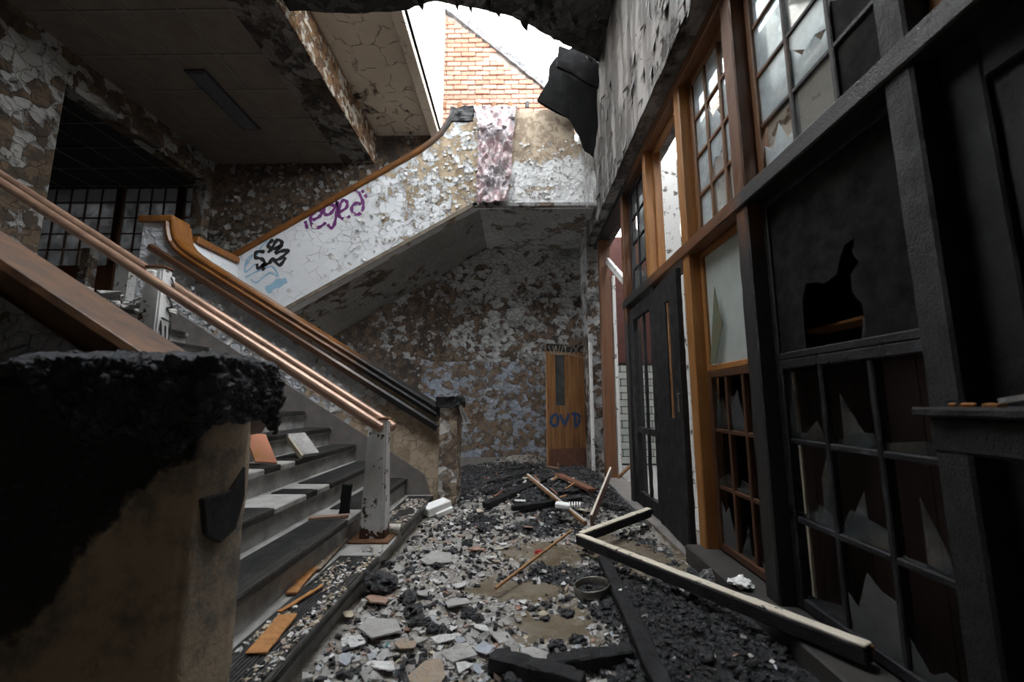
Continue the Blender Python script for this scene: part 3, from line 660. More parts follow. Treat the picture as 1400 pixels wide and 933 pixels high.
# near charred door beside the camera
D = structure('door_1', 'black burnt panelled door at the right edge', (XS, 0.76, 0.1))
for nm, b in (('stile', (XS, XS+.05, 1.06, 1.17, .12, 2.1)), ('stile', (XS, XS+.05, .36, .47, .12, 2.1)), ('rail', (XS, XS+.05, .47, 1.06, 1.95, 2.1)), ('rail', (XS, XS+.05, .47, 1.06, .12, .35)),
              ('panel', (XS+.02, XS+.035, .47, 1.06, .35, .92)), ('panel', (XS+.02, XS+.035, .47, 1.06, 1.04, 1.95)), ('rail', (XS, XS+.05, .47, 1.06, .9, 1.06))):
    MB().box(*b).build(nm, 'char_leaf', D, bevel=.006, rough=(0.09, .004, 25))
L = thing('charred_ledge', (1.17, .8, .93), 'charred timber ledge with burnt orange top at the right edge', 'ledge')
MB().box(1.08, 1.22, .36, 1.13, .93, 1.02).build('board', 'char', L, bevel=.008, rough=(.05, .006, 28))
MB().box(1.06, 1.24, .36, 1.155, 1.02, 1.045).build('top_board', 'char', L, bevel=.006, rough=(.05, .004, 28))
for i in range(9):
    y = random.uniform(.85, 1.1); MB().bar((1.10, y, 1.049), (1.16, y+random.uniform(.02, .06), 1.052), .012, .008).build('splinter', 'ochre_board', L)
MB().bar((1.12, .98, 1.06), (1.17, .80, 1.10), .05, .012).build('splinter', 'plaster_grey', L)
trim(13, 'charred post between the burnt door and the ledge', (XR, XO, .26, .36, 0.1, 3.44), 'char', (0.08, 0.002, 25))

# charred doors in the screen
D = structure('door_2', 'charred black door leaf standing ajar with a narrow slot window', (1.22, 3.38, 0.03))
def leafpt(s_, z, d=0): return (1.19+0.05*s_+d, 3.05+0.68*s_, z)
def lbox(nm, s0, s1, z0, z1, d0, d1, mat, rough=(0.06, .003, 30)):
    mb = MB(); vs = [leafpt(s, z, d) for z in (z0, z1) for s, d in ((s0, d0), (s1, d0), (s1, d1), (s0, d1))]
    mb.add(vs, [(3, 2, 1, 0), (4, 5, 6, 7), (0, 1, 5, 4), (1, 2, 6, 5), (2, 3, 7, 6), (3, 0, 4, 7)])
    return mb.build(nm, mat, D, bevel=.004, rough=rough)
lbox('stile', 0, .30, .03, 2.06, 0, .045, 'char_leaf'); lbox('stile', .46, 1, .03, 2.06, 0, .045, 'char_leaf')
lbox('rail', .30, .46, 1.86, 2.06, 0, .045, 'char_leaf'); lbox('rail', .30, .46, .03, .93, 0, .045, 'char_leaf')
lbox('bead', .42, .455, .93, 1.86, .012, .03, 'splintered_wood', None); lbox('kick_plate', .03, .97, .05, .36, -.004, .0, 'char', (0.05, .002, 40))
lbox('latch', .06, .12, .98, 1.12, -.012, 0, 'steel_tin', None)
D = structure('door_3', 'burnt out glazed door leaf reduced to its black frame', (1.27, 4.18, 0))
for nm, b in (('stile', (1.25, 1.30, 4.45, 4.57, .02, 2.06)), ('stile', (1.25, 1.30, 3.81, 3.88, .02, 2.06)), ('rail', (1.25, 1.30, 3.88, 4.45, 1.93, 2.06)), ('rail', (1.25, 1.30, 3.88, 4.45, .02, .16)), ('rail', (1.255, 1.295, 3.88, 4.45, .74, .80)), ('muntin', (1.26, 1.29, 4.12, 4.15, .16, 1.93))):
    MB().box(*b).build(nm, 'char_leaf', D, bevel=.005, rough=(0.07, .006, 25))
# far door, open against the back wall
DA, DBv = Vector((0.47, 6.58, 0)), Vector((1.17, 6.90, 0)); dd = (DBv-DA); dn = dd.normalized(); dnorm = Vector((dn.y, -dn.x, 0))
D = structure('door_4', 'brown wooden door open against the back wall with painted tags', (0.82, 6.74, 0.04))
def dbox(nm, s0, s1, z0, z1, d0, d1, mat, **kw):
    vs = []
    for z in (z0, z1):
        for s, d in ((s0, d0), (s1, d0), (s1, d1), (s0, d1)):
            p = DA+dd*s-dnorm*d; vs.append((p.x, p.y, z))
    return MB().add(vs, [(3, 2, 1, 0), (4, 5, 6, 7), (0, 1, 5, 4), (1, 2, 6, 5), (2, 3, 7, 6), (3, 0, 4, 7)]).build(nm, mat, D, bevel=.003, **kw)
dbox('stile', 0, .20, .04, 1.97, 0, .045, 'wood_far_door'); dbox('panel', .43, 1, .04, 1.97, 0, .045, 'wood_far_door')
dbox('rail', .20, .43, 1.80, 1.97, 0, .045, 'wood_far_door'); dbox('rail', .20, .43, .04, .99, 0, .045, 'wood_far_door')
dbox('vision_pane', .20, .43, .99, 1.80, .018, .024, 'pane_dim'); dbox('kick_plate', .03, .97, .06, .33, -.004, 0, 'kick_plate')
dbox('burnt_top', .0, 1, 1.85, 1.972, -.003, .048, 'char_fine'); dbox('hinge', .985, 1.01, 1.5, 1.62, -.01, .05, 'steel_tin')
def doorpt(px, py):
    r = Vector(_ray(px, py)); c = Vector(_c); t_ = (DA-c).dot(dnorm)/r.dot(dnorm); return c+r*t_
def dz5(pts): return [doorpt(730+x/9.333, 450+y/9.333) for x, y in pts]
mb = MB()
for st in ([(180, 215), (215, 290), (255, 320), (235, 215)], [(255, 325), (275, 215), (300, 325), (330, 205)], [(340, 320), (380, 200), (400, 320), (350, 300)], [(470, 220), (410, 225), (400, 300), (450, 320), (480, 240)], [(490, 210), (570, 320)], [(570, 210), (500, 320)], [(590, 290), (640, 230), (610, 300), (670, 250), (680, 350)], [(180, 305), (300, 325), (460, 325), (650, 380)]):
    ribbon(mb, dz5(st), 0.014, tuple(dnorm), .008)
mb.build('cream_tag', 'cream_paint', D, solid=.001, label='cream scribbled tag')
def dz6(pts): return [doorpt(730+x/9.333, 550+y/9.333) for x, y in pts]
mb = MB()
for st in ([(285, 150), (235, 180), (215, 250), (240, 300), (290, 290), (305, 220), (280, 150)], [(330, 160), (360, 230), (390, 280), (420, 220), (440, 150)], [(480, 140), (520, 190), (525, 310), (570, 260), (575, 180), (530, 150), (480, 145)]):
    ribbon(mb, dz6(st), 0.046, tuple(dnorm), .008)
mb.build('blue_tag', 'dark_blue_paint', D, solid=.001, label='dark blue sprayed tag')

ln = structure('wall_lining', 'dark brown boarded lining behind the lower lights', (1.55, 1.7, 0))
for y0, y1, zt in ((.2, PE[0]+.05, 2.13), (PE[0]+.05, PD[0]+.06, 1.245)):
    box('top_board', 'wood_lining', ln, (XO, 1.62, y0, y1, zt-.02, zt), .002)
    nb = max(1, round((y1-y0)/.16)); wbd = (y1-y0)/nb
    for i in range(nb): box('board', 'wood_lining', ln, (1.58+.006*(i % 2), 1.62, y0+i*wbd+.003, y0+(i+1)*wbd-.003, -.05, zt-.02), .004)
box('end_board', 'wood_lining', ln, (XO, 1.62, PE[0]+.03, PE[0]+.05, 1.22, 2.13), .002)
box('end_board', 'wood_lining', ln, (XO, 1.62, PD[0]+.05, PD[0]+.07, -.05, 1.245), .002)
box('shelf', 'ochre_board', ln, (1.44, 1.58, .3, PE[0], 1.40, 1.415), .002)
for y in (2.33, 2.48, 2.62, 2.74): box('batten', 'plaster_cream', ln, (1.53, 1.545, y, y+.018, 0, 1.22), .002)
# corridor beyond the screen: pale walls, casing, glazed tiles
cw_ = structure('wall_corridor', 'pale sunlit plaster wall of the roofless corridor', (3.0, 3, 0))
box('wall', 'corridor_plaster', cw_, (3.0, 3.25, -2.5, 7.45, -.02, 4.3), 0.01)
cr_ = structure('ceiling', 'strip of roof added to dim the corridor', (2.7, 3, 4.3)); box('slab', 'corridor_plaster', cr_, (2.25, 3.25, -2.5, 7.45, 4.3, 4.45), .01)  # partial roof added to cut the sky light on the corridor wall
box('corridor_post', 'white_trim', None, (1.60, 1.80, 4.38, 4.5, 0, 3.9), .008, label='white painted post in the corridor behind the empty light', cat='post', loc=(1.70, 4.44, 0))
for ya in (2.2, 4.6, 6.1):
    box('casing', 'white_trim', cw_, (2.95, 3.0, ya, ya+.12, 0, 3.9), .006); box('casing', 'white_trim', cw_, (2.95, 3.0, ya+1.0, ya+1.12, 0, 3.9), .006)
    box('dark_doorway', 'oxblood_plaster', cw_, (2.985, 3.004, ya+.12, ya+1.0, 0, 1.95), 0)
tw_ = structure('wall_tiled', 'glazed white tile wall with oxblood plaster above, past the far doors', (2.2, 7.2, 0))
box('grout', 'tile_grout', tw_, (1.46, 3.0, 7.22, 7.4, 0, 1.72), 0); box('plaster', 'oxblood_plaster', tw_, (1.46, 3.0, 7.21, 7.4, 1.72, 4.0), 0)
tl, thh = .255, .118; tmd = [proto(MB().box(0, tl-.012, 0, .02, 0, thh-.012), 'glazed_tile_%d' % q, .004) for q in range(3)]
for r in range(14):
    for c in range(7):
        x = 1.40+c*tl-(tl/2 if r % 2 else 0)
        if x < 1.44 or x > 2.95: continue
        o = bpy.data.objects.new('tile', random.choice(tmd)); COL.objects.link(o); o.parent = tw_; o.location = Vector((x, 7.205, .03+r*thh))-tw_.location
MB().tube([(1.68+.02*math.sin(q*.8)-.10*math.sin(q/7*math.pi), 7.18, 2.35-q*.06) for q in range(8)], .008, 6).build('loose_cable', 'white_trim', tw_)

# hall beyond the left opening
hf = structure('floor', 'dark hall floor at half landing level', (-7.5, 6, 1.93)); box('slab', 'stone_skirting', hf, (-10, -5.5, 3.0, 8.2, 1.73, 1.93), 0)
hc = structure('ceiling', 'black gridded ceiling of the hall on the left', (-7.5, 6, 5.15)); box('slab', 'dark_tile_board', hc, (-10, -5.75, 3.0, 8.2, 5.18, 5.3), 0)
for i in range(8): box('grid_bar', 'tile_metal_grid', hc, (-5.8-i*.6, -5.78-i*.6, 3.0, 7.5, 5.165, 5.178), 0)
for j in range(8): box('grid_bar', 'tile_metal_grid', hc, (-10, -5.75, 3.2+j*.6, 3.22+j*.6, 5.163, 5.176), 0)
hw = structure('wall_hall', 'unlit far wall of the hall', (-10, 5, 1.9)); box('wall', 'paint_left_wall', hw, (-10.2, -10, 3.0, 8.2, 1.7, 5.3), 0); box('wall', 'paint_left_wall', hw, (-10, -5.75, 2.8, 3.0, 1.7, 5.3), 0)
def hallscreen(n, x0, x1, label):
    W = structure('window_%d' % n, label, ((x0+x1)/2, 7.55, 1.93)); yb = 7.55; zt, zs = 5.22, 3.62; x0 -= .02; x1 += .02
    box('panel', 'wood_brown', W, (x0, x1, yb, yb+.04, 1.93, zs-.1)); box('stile', 'wood_brown', W, (x0, x0+.10, yb-.02, yb+.05, 1.93, zt)); box('stile', 'wood_brown', W, (x1-.10, x1, yb-.02, yb+.05, 1.93, zt))
    box('rail', 'wood_brown', W, (x0+.1, x1-.1, yb-.01, yb+.05, zs-.1, zs)); nx = max(2, round((x1-x0-.2)/.29)); nz = 5
    dx, dz = (x1-x0-.2)/nx, (zt-zs)/nz
    for i in range(1, nx): box('muntin', 'wood_brown', W, (x0+.1+i*dx-.012, x0+.1+i*dx+.012, yb, yb+.04, zs, zt))
    for j in range(1, nz+1): box('muntin', 'wood_brown', W, (x0+.1, x1-.1, yb+.004, yb+.036, zs+j*dz-.012, zs+j*dz+.012))
    for i in range(nx):
        for j in range(nz):
            box('pane', 'pane_hall', W, (x0+.1+i*dx-.004, x0+.1+(i+1)*dx+.004, yb+.018+.001*((i+j) % 2), yb+.021+.001*((i+j) % 2), zs+j*dz-.004, zs+(j+1)*dz+.004), 0)
hallscreen(10, -10.0, -7.72, 'dim many paned hall screen, left bay'); hallscreen(11, -7.72, -6.52, 'dim many paned hall screen, narrower right bay')
hallscreen(12, -6.52, -5.72, 'slim dark paned strip of the hall screen by the jamb')
box('hall_pillar', 'white_trim', None, (-6.48, -6.22, 6.4, 6.6, 1.93, 3.4), .02, label='white pillar in the hall seen between the handrail and parapet', cat='pillar', loc=(-6.35, 6.5, 1.93))
box('hall_pillar', 'paint_left_wall', None, (-6.98, -6.80, 6.3, 6.45, 1.93, 3.5), .02, label='grey slim pillar in the hall left of the white one', cat='pillar', loc=(-6.89, 6.38, 1.93))

# ================================================================== STAIRS
ST = thing('staircase', (-2.2, 2.9, 0), 'wide lower stair flight of grey stone with black rubber treads', 'staircase')
YN, YF = 1.55, 4.28
for n in range(12):
    xn, zn = X0-GO*n, Z0+RI*n
    last = n == 11
    xb = -5.49 if last else xn-GO-.07
    y0 = 1.36 if n == 0 else YN
    box('tread', 'stone_tread', ST, (xb, xn-.012, y0, YF+(2.70 if last else 0), zn-.045, zn), .006)
    MB().box(xn-.08, xn-.032, y0, YF, zn-RI-.01 if n else -.02, zn-.045).build('riser', 'stone_riser', ST)
    if n == 0: segs = ((1.40, 2.62), (3.12, 4.2))
    else: segs = ((YN+.03, 2.45+.06*math.sin(n*2.1)), (2.72+.05*math.sin(n), 2.9), (3.1, YF-.05)) if n in (2, 3) else ((YN+.03, 2.78), (3.05, YF-.05))
    for a, b in segs:
        mm = MB().box(xn-.235, xn-.05, a, b, zn, zn+.004)
        for q in range(12): mm.box(xn-.232+q*.0152, xn-.232+q*.0152+.008, a+.002, b-.002, zn+.003, zn+.008)
        m_ = mm.build('rubber_mat', 'rubber_mat', ST)
        mb = MB()
        for q in range(4): mb.box(xn-.05+q*.012, xn-.05+q*.012+.008, a, b, zn, zn+.008-.001*q)
        mb.box(xn-.014, xn+.0, a, b, zn-.034, zn+.004)
        for q in range(3): mb.box(xn-.004, xn+.004, a, b, zn-.030+q*.011, zn-.024+q*.011)
        mb.build('nosing_strip', 'nosing_rubber', m_)
    box('nosing', 'stone_tread', ST, (xn-.03, xn-.004, y0, YF, zn-.04, zn-.001), .006)
# stone skirting that follows the flight
sk = [(X0-.03, 0), (X0-.03+.0, .10), (X0-.10, nose(X0-.10)+.13), (-3.70, nose(-3.70)+.13), (-3.75, 1.93), (-3.75, 1.7), (-3.3, 1.4), (-1.0, 0)]
MB().prism(sk, 'y', YF, YF+.03).build('skirting', 'stone_skirting', ST, label='grey skirting')

# far parapet of the lower flight
def ctop(X): return 1.09+.607*(-1.04-X)
PP = thing('stair_parapet', (-2.2, 4.4, 0), 'flaking parapet wall between the two flights with brown coping', 'parapet')
gn = [(-3.60, ctop(-3.60)), (-3.68, ctop(-3.6)+.065), (-3.76, ctop(-3.6)+.16), (-3.80, ctop(-3.6)+.22), (-3.82, 3.03), (-4.10, 3.03)]
MB().prism([(-.78, 0), (-.78, ctop(-.78)-.03)]+[(x, z-.03) for x, z in gn]+[(-4.10, 1.7), (-3.6, 1.4), (-1.4, 0)], 'y', Y1, Y1+.20).build('wall', 'paint_lower_parapet', PP)
path = [(-.80, ctop(-.80)), (-1.2, ctop(-1.2)), (-1.6, ctop(-1.6)), (-2.2, ctop(-2.2)), (-2.8, ctop(-2.8)), (-3.2, ctop(-3.2)), (-3.48, ctop(-3.48))]
path += [(-3.60, ctop(-3.6)+.008), (-3.675, ctop(-3.6)+.07), (-3.735, ctop(-3.6)+.145), (-3.765, ctop(-3.6)+.22), (-3.785, ctop(-3.6)+.30), (-3.795, ctop(-3.6)+.37)]
pr = [(-.055, Y1-.035), (-.02, Y1-.05), (.0, Y1-.03), (.035, Y1-.045), (.055, Y1-.035), (.06, Y1+.21), (-.055, Y1+.21)]
MB().sweep(path, pr).build('coping', 'wood_coping', PP)
box('coping', 'wood_coping', PP, (-4.14, -3.75, Y1-.045, Y1+.21, 3.0, 3.075), .01)
rp = [(-.80, ctop(-.8)-.15), (-2.2, ctop(-2.2)-.15), (-3.95, ctop(-3.95)-.15)]
MB().sweep(rp, [(-.03, Y1-.075), (.02, Y1-.085), (.04, Y1-.06), (.03, Y1-.02), (-.03, Y1-.02)]).build('wall_rail', 'wood_rail_dark', PP)
for x in (-1.2, -2.3, -3.4): box('rail_bracket', 'steel_tin', PP, (x-.03, x+.03, Y1-.05, Y1, ctop(x)-.22, ctop(x)-.16), .01)
nw = MB().box(-.78, -.60, Y1-.04, Y1+.30, 0, 1.02).build('newel', 'newel_plaster', PP, rough=(.06, .012, 14), label='battered plaster newel')
MB().box(-.82, -.58, Y1-.07, Y1+.33, 1.0, 1.10).build('newel_cap', 'char', nw, rough=(.03, .03, 12))
for i in range(7):
    x = random.uniform(-.60, -.54); MB().bar((-.60, Y1+.02*i, 1.05), (x+.12*random.random(), Y1-.02+.03*i, .78+.1*random.random()), .02, .006).build('lath_splinter', 'splintered_wood' if i % 2 else 'plaster_grey', nw)
# short landing parapet
LP = thing('landing_parapet', (-3.79, 4.9, 1.93), 'short lit parapet at the half landing joining the two flights', 'parapet')
box('wall', 'paint_string', LP, (-3.88, -3.70, Y1+.2, Y2+.02, 1.7, 2.86), .005)
box('coping', 'wood_coping', LP, (-3.92, -3.665, Y1+.236, Y2-.03, 2.86, 2.945), .01)

# upper flight and its string wall
US = thing('staircase', (-1.8, 6.2, 1.93), 'upper stair flight with white flaking string wall and sprayed tags', 'staircase')
def usof(X): return 2.33+.606*(X+2.89)
xc, zc = -.52, 3.70
capz = lambda X: 2.94+.615*(X+3.82)
top = [(-3.84, capz(-3.84)-.03), (-1.30, capz(-1.30)-.03), (-1.05, capz(-1.05)+.05), (-.90, 4.93), (-.72, 5.05), (-.62, 5.05)]
MB().prism([(-3.84, usof(-3.84)), (xc, zc), (xc, 5.05)]+list(reversed(top)), 'y', Y2, Y2+.16).build('string_wall', 'paint_string', US)
MB().prism([(-3.84, usof(-3.84)), (xc, zc), (xc, zc+.25), (-3.84, usof(-3.84)+.25)], 'y', Y2+.16, YB-.01).build('soffit_slab', 'paint_stair_soffit', US)
MB().prism([(-3.84, usof(-3.84)-.004), (xc, zc-.004), (xc, zc+.055), (-3.84, usof(-3.84)+.055)], 'y', Y2-.012, Y2+.0).build('edge_board', 'edge_tan', US)
for n in range(12):
    x = -3.70+.262*n; box('tread', 'stone_tread', US, (x, x+.28, Y2+.16, YB-.02, 1.93+.162*(n+1)-.05, 1.93+.162*(n+1)), 0)
path = [(-3.84, capz(-3.84)), (-3.0, capz(-3.0)), (-2.2, capz(-2.2)), (-1.6, capz(-1.6)), (-1.32, capz(-1.32)+.005), (-1.17, capz(-1.17)+.03), (-1.04, capz(-1.04)+.085), (-.95, capz(-.95)+.17), (-.90, 4.97), (-.875, 5.06)]
wood('wood_upper_coping', (0.22, 0.085, 0.016), (0.10, 0.038, 0.009), (6, 30, 6), rough=0.4, burn=lambda t: t.rng(t.math('ADD', t.xyz()[0], t.math('MULTIPLY', t.noise(4, 5, 0.7), 0.35)), -1.2, -.75))
MB().sweep(path, [(-.025, Y2-.02), (-.005, Y2-.035), (.012, Y2-.02), (.045, Y2-.032), (.055, Y2+.19), (-.025, Y2+.19)]).build('coping', 'wood_upper_coping', US)
MB().box(-.92, -.60, Y2-.02, Y2+.2, 4.92, 5.14).build('newel_cap', 'char', US, rough=(.04, .03, 10), label='charred newel block')
# graffiti on the string wall
def g6(pts): return [onY(351+x/4, 237+y/4, Y2) for x, y in pts]
def g8(pts): return [onY(180+x/4.667, 260+y/4.667, Y2) for x, y in pts]
mb = MB()
for st in ([(265, 262), (272, 285), (276, 305)], [(305, 258), (340, 240), (356, 218), (345, 203), (318, 213), (295, 245), (305, 285), (340, 297), (380, 270)],
           [(425, 178), (390, 172), (368, 195), (375, 225), (405, 220), (432, 180), (442, 158), (438, 220), (425, 280), (408, 300), (388, 280)],
           [(450, 215), (490, 190), (495, 160), (475, 148), (455, 178), (450, 228), (475, 250), (512, 235)],
           [(572, 172), (545, 162), (520, 190), (530, 222), (560, 224), (582, 195), (580, 155), (560, 112), (532, 88)], [(575, 93), (590, 115), (602, 135)]):
    ribbon(mb, g6(st), .042, (0, -1, 0), .004)
mb.build('purple_tag', 'purple_paint', US, solid=.001, label='purple sprayed word')
mb = MB()
for st in ([(905, 315), (870, 355), (915, 375), (960, 340), (930, 320), (890, 380), (870, 400)], [(965, 345), (920, 400), (960, 390), (1000, 385), (960, 430), (920, 450)],
           [(850, 395), (800, 395), (790, 430), (830, 440), (850, 470), (810, 500), (800, 470)], [(845, 480), (880, 465), (900, 440), (945, 480), (985, 430)], [(850, 510), (830, 490), (870, 470)]):
    ribbon(mb, g8(st), .046, (0, -1, 0), .0042)
mb.build('black_tag', 'black_paint', US, solid=.001, label='black sprayed scribble')
mb = MB()
for st in ([(730, 480), (775, 415), (735, 450), (725, 525), (790, 470)], [(725, 560), (790, 525), (850, 500), (900, 490), (935, 550), (880, 530), (800, 590), (760, 570)], [(870, 325), (830, 360), (790, 440)]):
    ribbon(mb, g8(st), .022, (0, -1, 0), .0036)
ribbon(mb, g8([(860, 645), (920, 605), (990, 575)]), .10, (0, -1, 0), .0036)
mb.build('blue_tag', 'blue_paint', US, solid=.001, label='pale blue sprayed tag')
LS = g8  # landing parapet scribble
mb = MB()
for st in ([(2.62, 4.68), (2.50, 4.72), (2.66, 4.78)], [(2.66, 4.85), (2.45, 4.9), (2.62, 4.95), (2.42, 5.02)], [(2.3, 4.7), (2.4, 4.95), (2.3, 5.1)]):
    ribbon(mb, [(-3.70, y, z) for z, y in st], .02, (1, 0, 0), .004)
mb.build('blue_tag', 'blue_paint', LP, solid=.001, label='pale blue scribble')

# flakes of paint standing off the string wall and the upper landing
def flakes(parent, pts, mat, smin, smax, name='paint_flakes', Yp=None):
    Yp = Y2 if Yp is None else Yp
    mb = MB()
    for x, z in pts:
        s_ = random.uniform(smin, smax); a = random.uniform(0, 6.28); ca, sa = math.cos(a), math.sin(a); w = s_*random.uniform(.4, 1.0); cu = random.uniform(.05, .55)
        vs = []
        for j in range(4):
            v = j/3; d = cu*s_*(v**1.8); l = s_*(v-.15*v*v)
            for k in (-.5, .5):
                ww = w*k*(1-.35*v*random.random()); vs.append((x+ca*ww-sa*l, Yp-.003-d, z+sa*ww+ca*l))
        mb.add(vs, [(0, 1, 3, 2), (2, 3, 5, 4), (4, 5, 7, 6)])
    mb.build(name, mat, parent, solid=.0025, kind='stuff')
random.seed(5); P_ = []
while len(P_) < 340:
    x = random.uniform(-3.0, -.55); w = sm(-2.6, -.9, x)
    if random.random() > w*.95+.05: continue
    z = random.uniform(usof(x)+.03, min(capz(x)-.1, 4.9)); P_.append((x, z))
flakes(US, P_, 'paint_flake', .014, .075)
flakes(wb, [(random.uniform(-1.9, 1.0), random.uniform(.3, 3.6)) for _ in range(420)], 'paint_flake_dark', .03, .09, Yp=YB-.012)
flakes(wb, [(random.uniform(-5.3, -1.0), random.uniform(3.6, 5.3)) for _ in range(420)], 'paint_flake_dark', .03, .11, Yp=YB)
flakes(PP, [(lambda x: (x, nose(x)+random.uniform(.2, .62)))(random.uniform(-3.9, -1.35)) for _ in range(380)], 'paint_flake', .025, .085, Yp=Y1)

# upper landing with its broken parapet
UL = thing('stair_landing', (0.3, 5.8, 3.7), 'upper landing with a broken flaking parapet below the roof hole', 'landing')
br = [(-.52, 3.70), (1.075, 3.70), (1.075, 4.05), (1.05, 4.35), (.985, 4.10), (.93, 4.30), (.90, 4.55), (.80, 4.62), (.79, 4.85), (.74, 4.95), (.60, 5.05), (.42, 5.10), (.2, 5.06), (-.1, 5.07), (-.3, 5.05), (-.52, 5.06)]
MB().prism(br, 'y', Y2, Y2+.16).build('parapet_wall', 'landing_plaster', UL)
box('slab', 'paint_stair_soffit', UL, (-.52, XP, Y2+.16, YB-.01, 3.70, 4.0), 0)
box('drip_edge', 'paint_stair_soffit', UL, (-.60, XP, Y2-.012, Y2+.05, 3.66, 3.715), .006)
P_ = []
while len(P_) < 230:
    x = random.uniform(-.1, 1.03); z = random.uniform(3.74, 4.62)
    if z < 4.15 or random.random() < .5: P_.append((x, z))
flakes(UL, P_, 'paint_flake', .012, .055)
mb = MB()
for i in range(60): 
    x = random.uniform(.88, 1.05); z = random.uniform(3.75, 4.5); l = random.uniform(.08, .22); mb.bar((x, Y2-.01, z), (x+random.uniform(-.06, .05), Y2-.02-random.random()*.03, z-l), .006, .003)
mb.build('torn_mesh', 'plaster_grey', UL, kind='stuff')

# sheet draped over the landing parapet
def drape(u, v):
    zt = 5.10; L = 1.42
    w = .33-.16*v-.03*math.sin(v*5)
    cx = -.30-.02*v+.02*math.sin(v*4)
    x = cx+(u-.5)*2*w
    if v < .1: y, z = Y2+.14-1.7*v, zt+.02
    else: y, z = Y2-.035, zt-(v-.1)/.9*L
    n_ = mnoise.cell_vector((u*5+mnoise.noise((u*5, v*9, 3)), v*9, 2))[0]*.05-.02+mnoise.noise((u*2.0, v*4, 1))*.12+(.06-abs(mnoise.noise((u*4+v*2, v*6-u*2, 5)))*.16)+mnoise.noise((u*12, v*16, 8))*.016
    return (x+.03*mnoise.noise((u*3, v*9, 3)), y-abs(n_)*.9-.01, z+.04*mnoise.noise((u*6, v*4, 11))*(v > .9)+.012*mnoise.noise((u*9, v*9, 2)))
MB().grid(30, 60, drape).build('draped_sheet', 'draped_sheet', None, smooth=False, solid=.004, loc=(-.3, Y2, 3.7), label='crumpled pinkish grey sheet draped over the landing parapet', cat='sheet')

# hanging roofing by the right wall
def hang(name, label, pxs, Y, mat='roofing_felt', th=.03):
    pts = [onY(px, py, Y) for px, py in pxs]; mb = MB().prism([(p[0], p[2]) for p in pts], 'y', Y, Y+th)
    c = np.mean(pts, axis=0); return mb.build(name, mat, None, rough=(.09, .03, 3), loc=tuple(c), label=label, cat='roofing')
hang('roofing_sheet', 'large scorched roofing sheet hanging from the roof hole', [(760, 78), (790, 60), (822, 70), (822, 150), (812, 215), (800, 205), (790, 182), (775, 160), (757, 150), (735, 136), (748, 112), (752, 92)], 5.08)
hang('roofing_sheet', 'smaller black sheet folded at the edge of the roof hole', [(764, 62), (800, 76), (822, 88), (818, 120), (800, 112), (782, 100), (762, 90)], 4.92)

# ================================================================== HANDRAIL
HR = thing('handrail', (-2.2, 2.96, 0), 'twin copper coloured handrails on white posts up the middle of the stairs', 'handrail')
def rz(X): return .885+.612*(-.92-X)
for y, xe in ((2.85, -.915), (3.08, -.90)):
    MB().tube([(xe, y, rz(xe)), (-2.4, y, rz(-2.4)), (-4.4, y, rz(-4.4))], .034, 18).build('pipe', 'copper_rail', HR, smooth=False)
    MB().tube([(xe-.004, y, rz(xe)-.0), (xe+.012, y, rz(xe)-.007)], [.034, .02], 18).build('end_cap', 'copper_rail', HR)
def railpost(x, y, zb, up=.02):
    zt = rz(x)+up
    mb = MB(); w0, w1 = .085, .062
    vs = [(x+sx*w*1.0, y+sy*w*.8, z) for z, w in ((zb, w0), (zt, w1)) for sx, sy in ((-1, -1), (1, -1), (1, 1), (-1, 1))]
    mb.add(vs, [(3, 2, 1, 0), (4, 5, 6, 7), (0, 1, 5, 4), (1, 2, 6, 5), (2, 3, 7, 6), (3, 0, 4, 7)])
    p = mb.build('post', 'white_post_paint', HR, bevel=.012, seg=2)
    box('post_cap', 'rust', p, (x-.07, x+.07, y-.055, y+.055, zt, zt+.016), .005)
    box('base_plate', 'rust', p, (x-.14, x+.13, y-.13, y+.13, zb, zb+.012), .003)
    for yy in (2.885, 3.045): box('bracket', 'white_post_paint', p, (x-.025, x+.045, yy-.02, yy+.02, zt-.09, zt-.035), .008)
    return p
railpost(-.965, 2.965, Z0+.001); p2 = railpost(-2.66, 2.965, Z0+RI*7, .085)
mb = MB()
for st in ([(.02, 1.92), (.05, 1.86), (.02, 1.84), (.06, 1.80)], [(.0, 1.78), (.05, 1.70), (.01, 1.68), (.05, 1.62)], [(-.03, 1.60), (.06, 1.58)], [(-.03, 1.58), (.0, 1.40), (.055, 1.34)], [(.05, 1.57), (.045, 1.42)], [(.01, 1.55), (.02, 1.45)]):
    ribbon(mb, [(-2.66+.064+(2.02-b)*.03, 2.965+a*1.1, b+.06) for a, b in st], .014, (1, 0, 0), .006)
mb.build('black_tag', 'black_paint', p2, solid=.001, label='black marker tag')

# ================================================================== NEAR PARAPET AND PIER
NP = thing('stair_parapet', (-1.6, 1.46, 0), 'grey flaking near parapet with a worn brown coping', 'parapet')
ntop = lambda X: ctop(X)-.04
MB().prism([(-1.06, 0), (-1.06, ntop(-1.06)-.04), (-3.9, ntop(-3.9)-.04), (-3.9, 0)], 'y', 1.40, 1.54).build('wall', 'near_parapet_paint', NP)
path = [(-.93, ntop(-.93)), (-2, ntop(-2)), (-3.9, ntop(-3.9))]
MB().sweep(path, [(-.055, 1.345), (-.06, 1.37), (.02, 1.335), (.045, 1.35), (.05, 1.58), (-.05, 1.58)]).build('coping', 'wood_near_coping', NP, bevel=.006)
PR = thing('stair_pier', (-1.5, 1.25, 0), 'scorched plaster pier in the left foreground under a black crust', 'pier')
MB().box(-2.6, -.855, 1.12, 1.38, 0, 1.12).build('body', 'pier_plaster', PR, bevel=.02, seg=3, rough=(.05, .007, 9), smooth=True)
MB().box(-2.6, -.825, 1.09, 1.39, 1.12, 1.165).build('coping', 'char', PR, bevel=.008, rough=(.05, .006, 20))
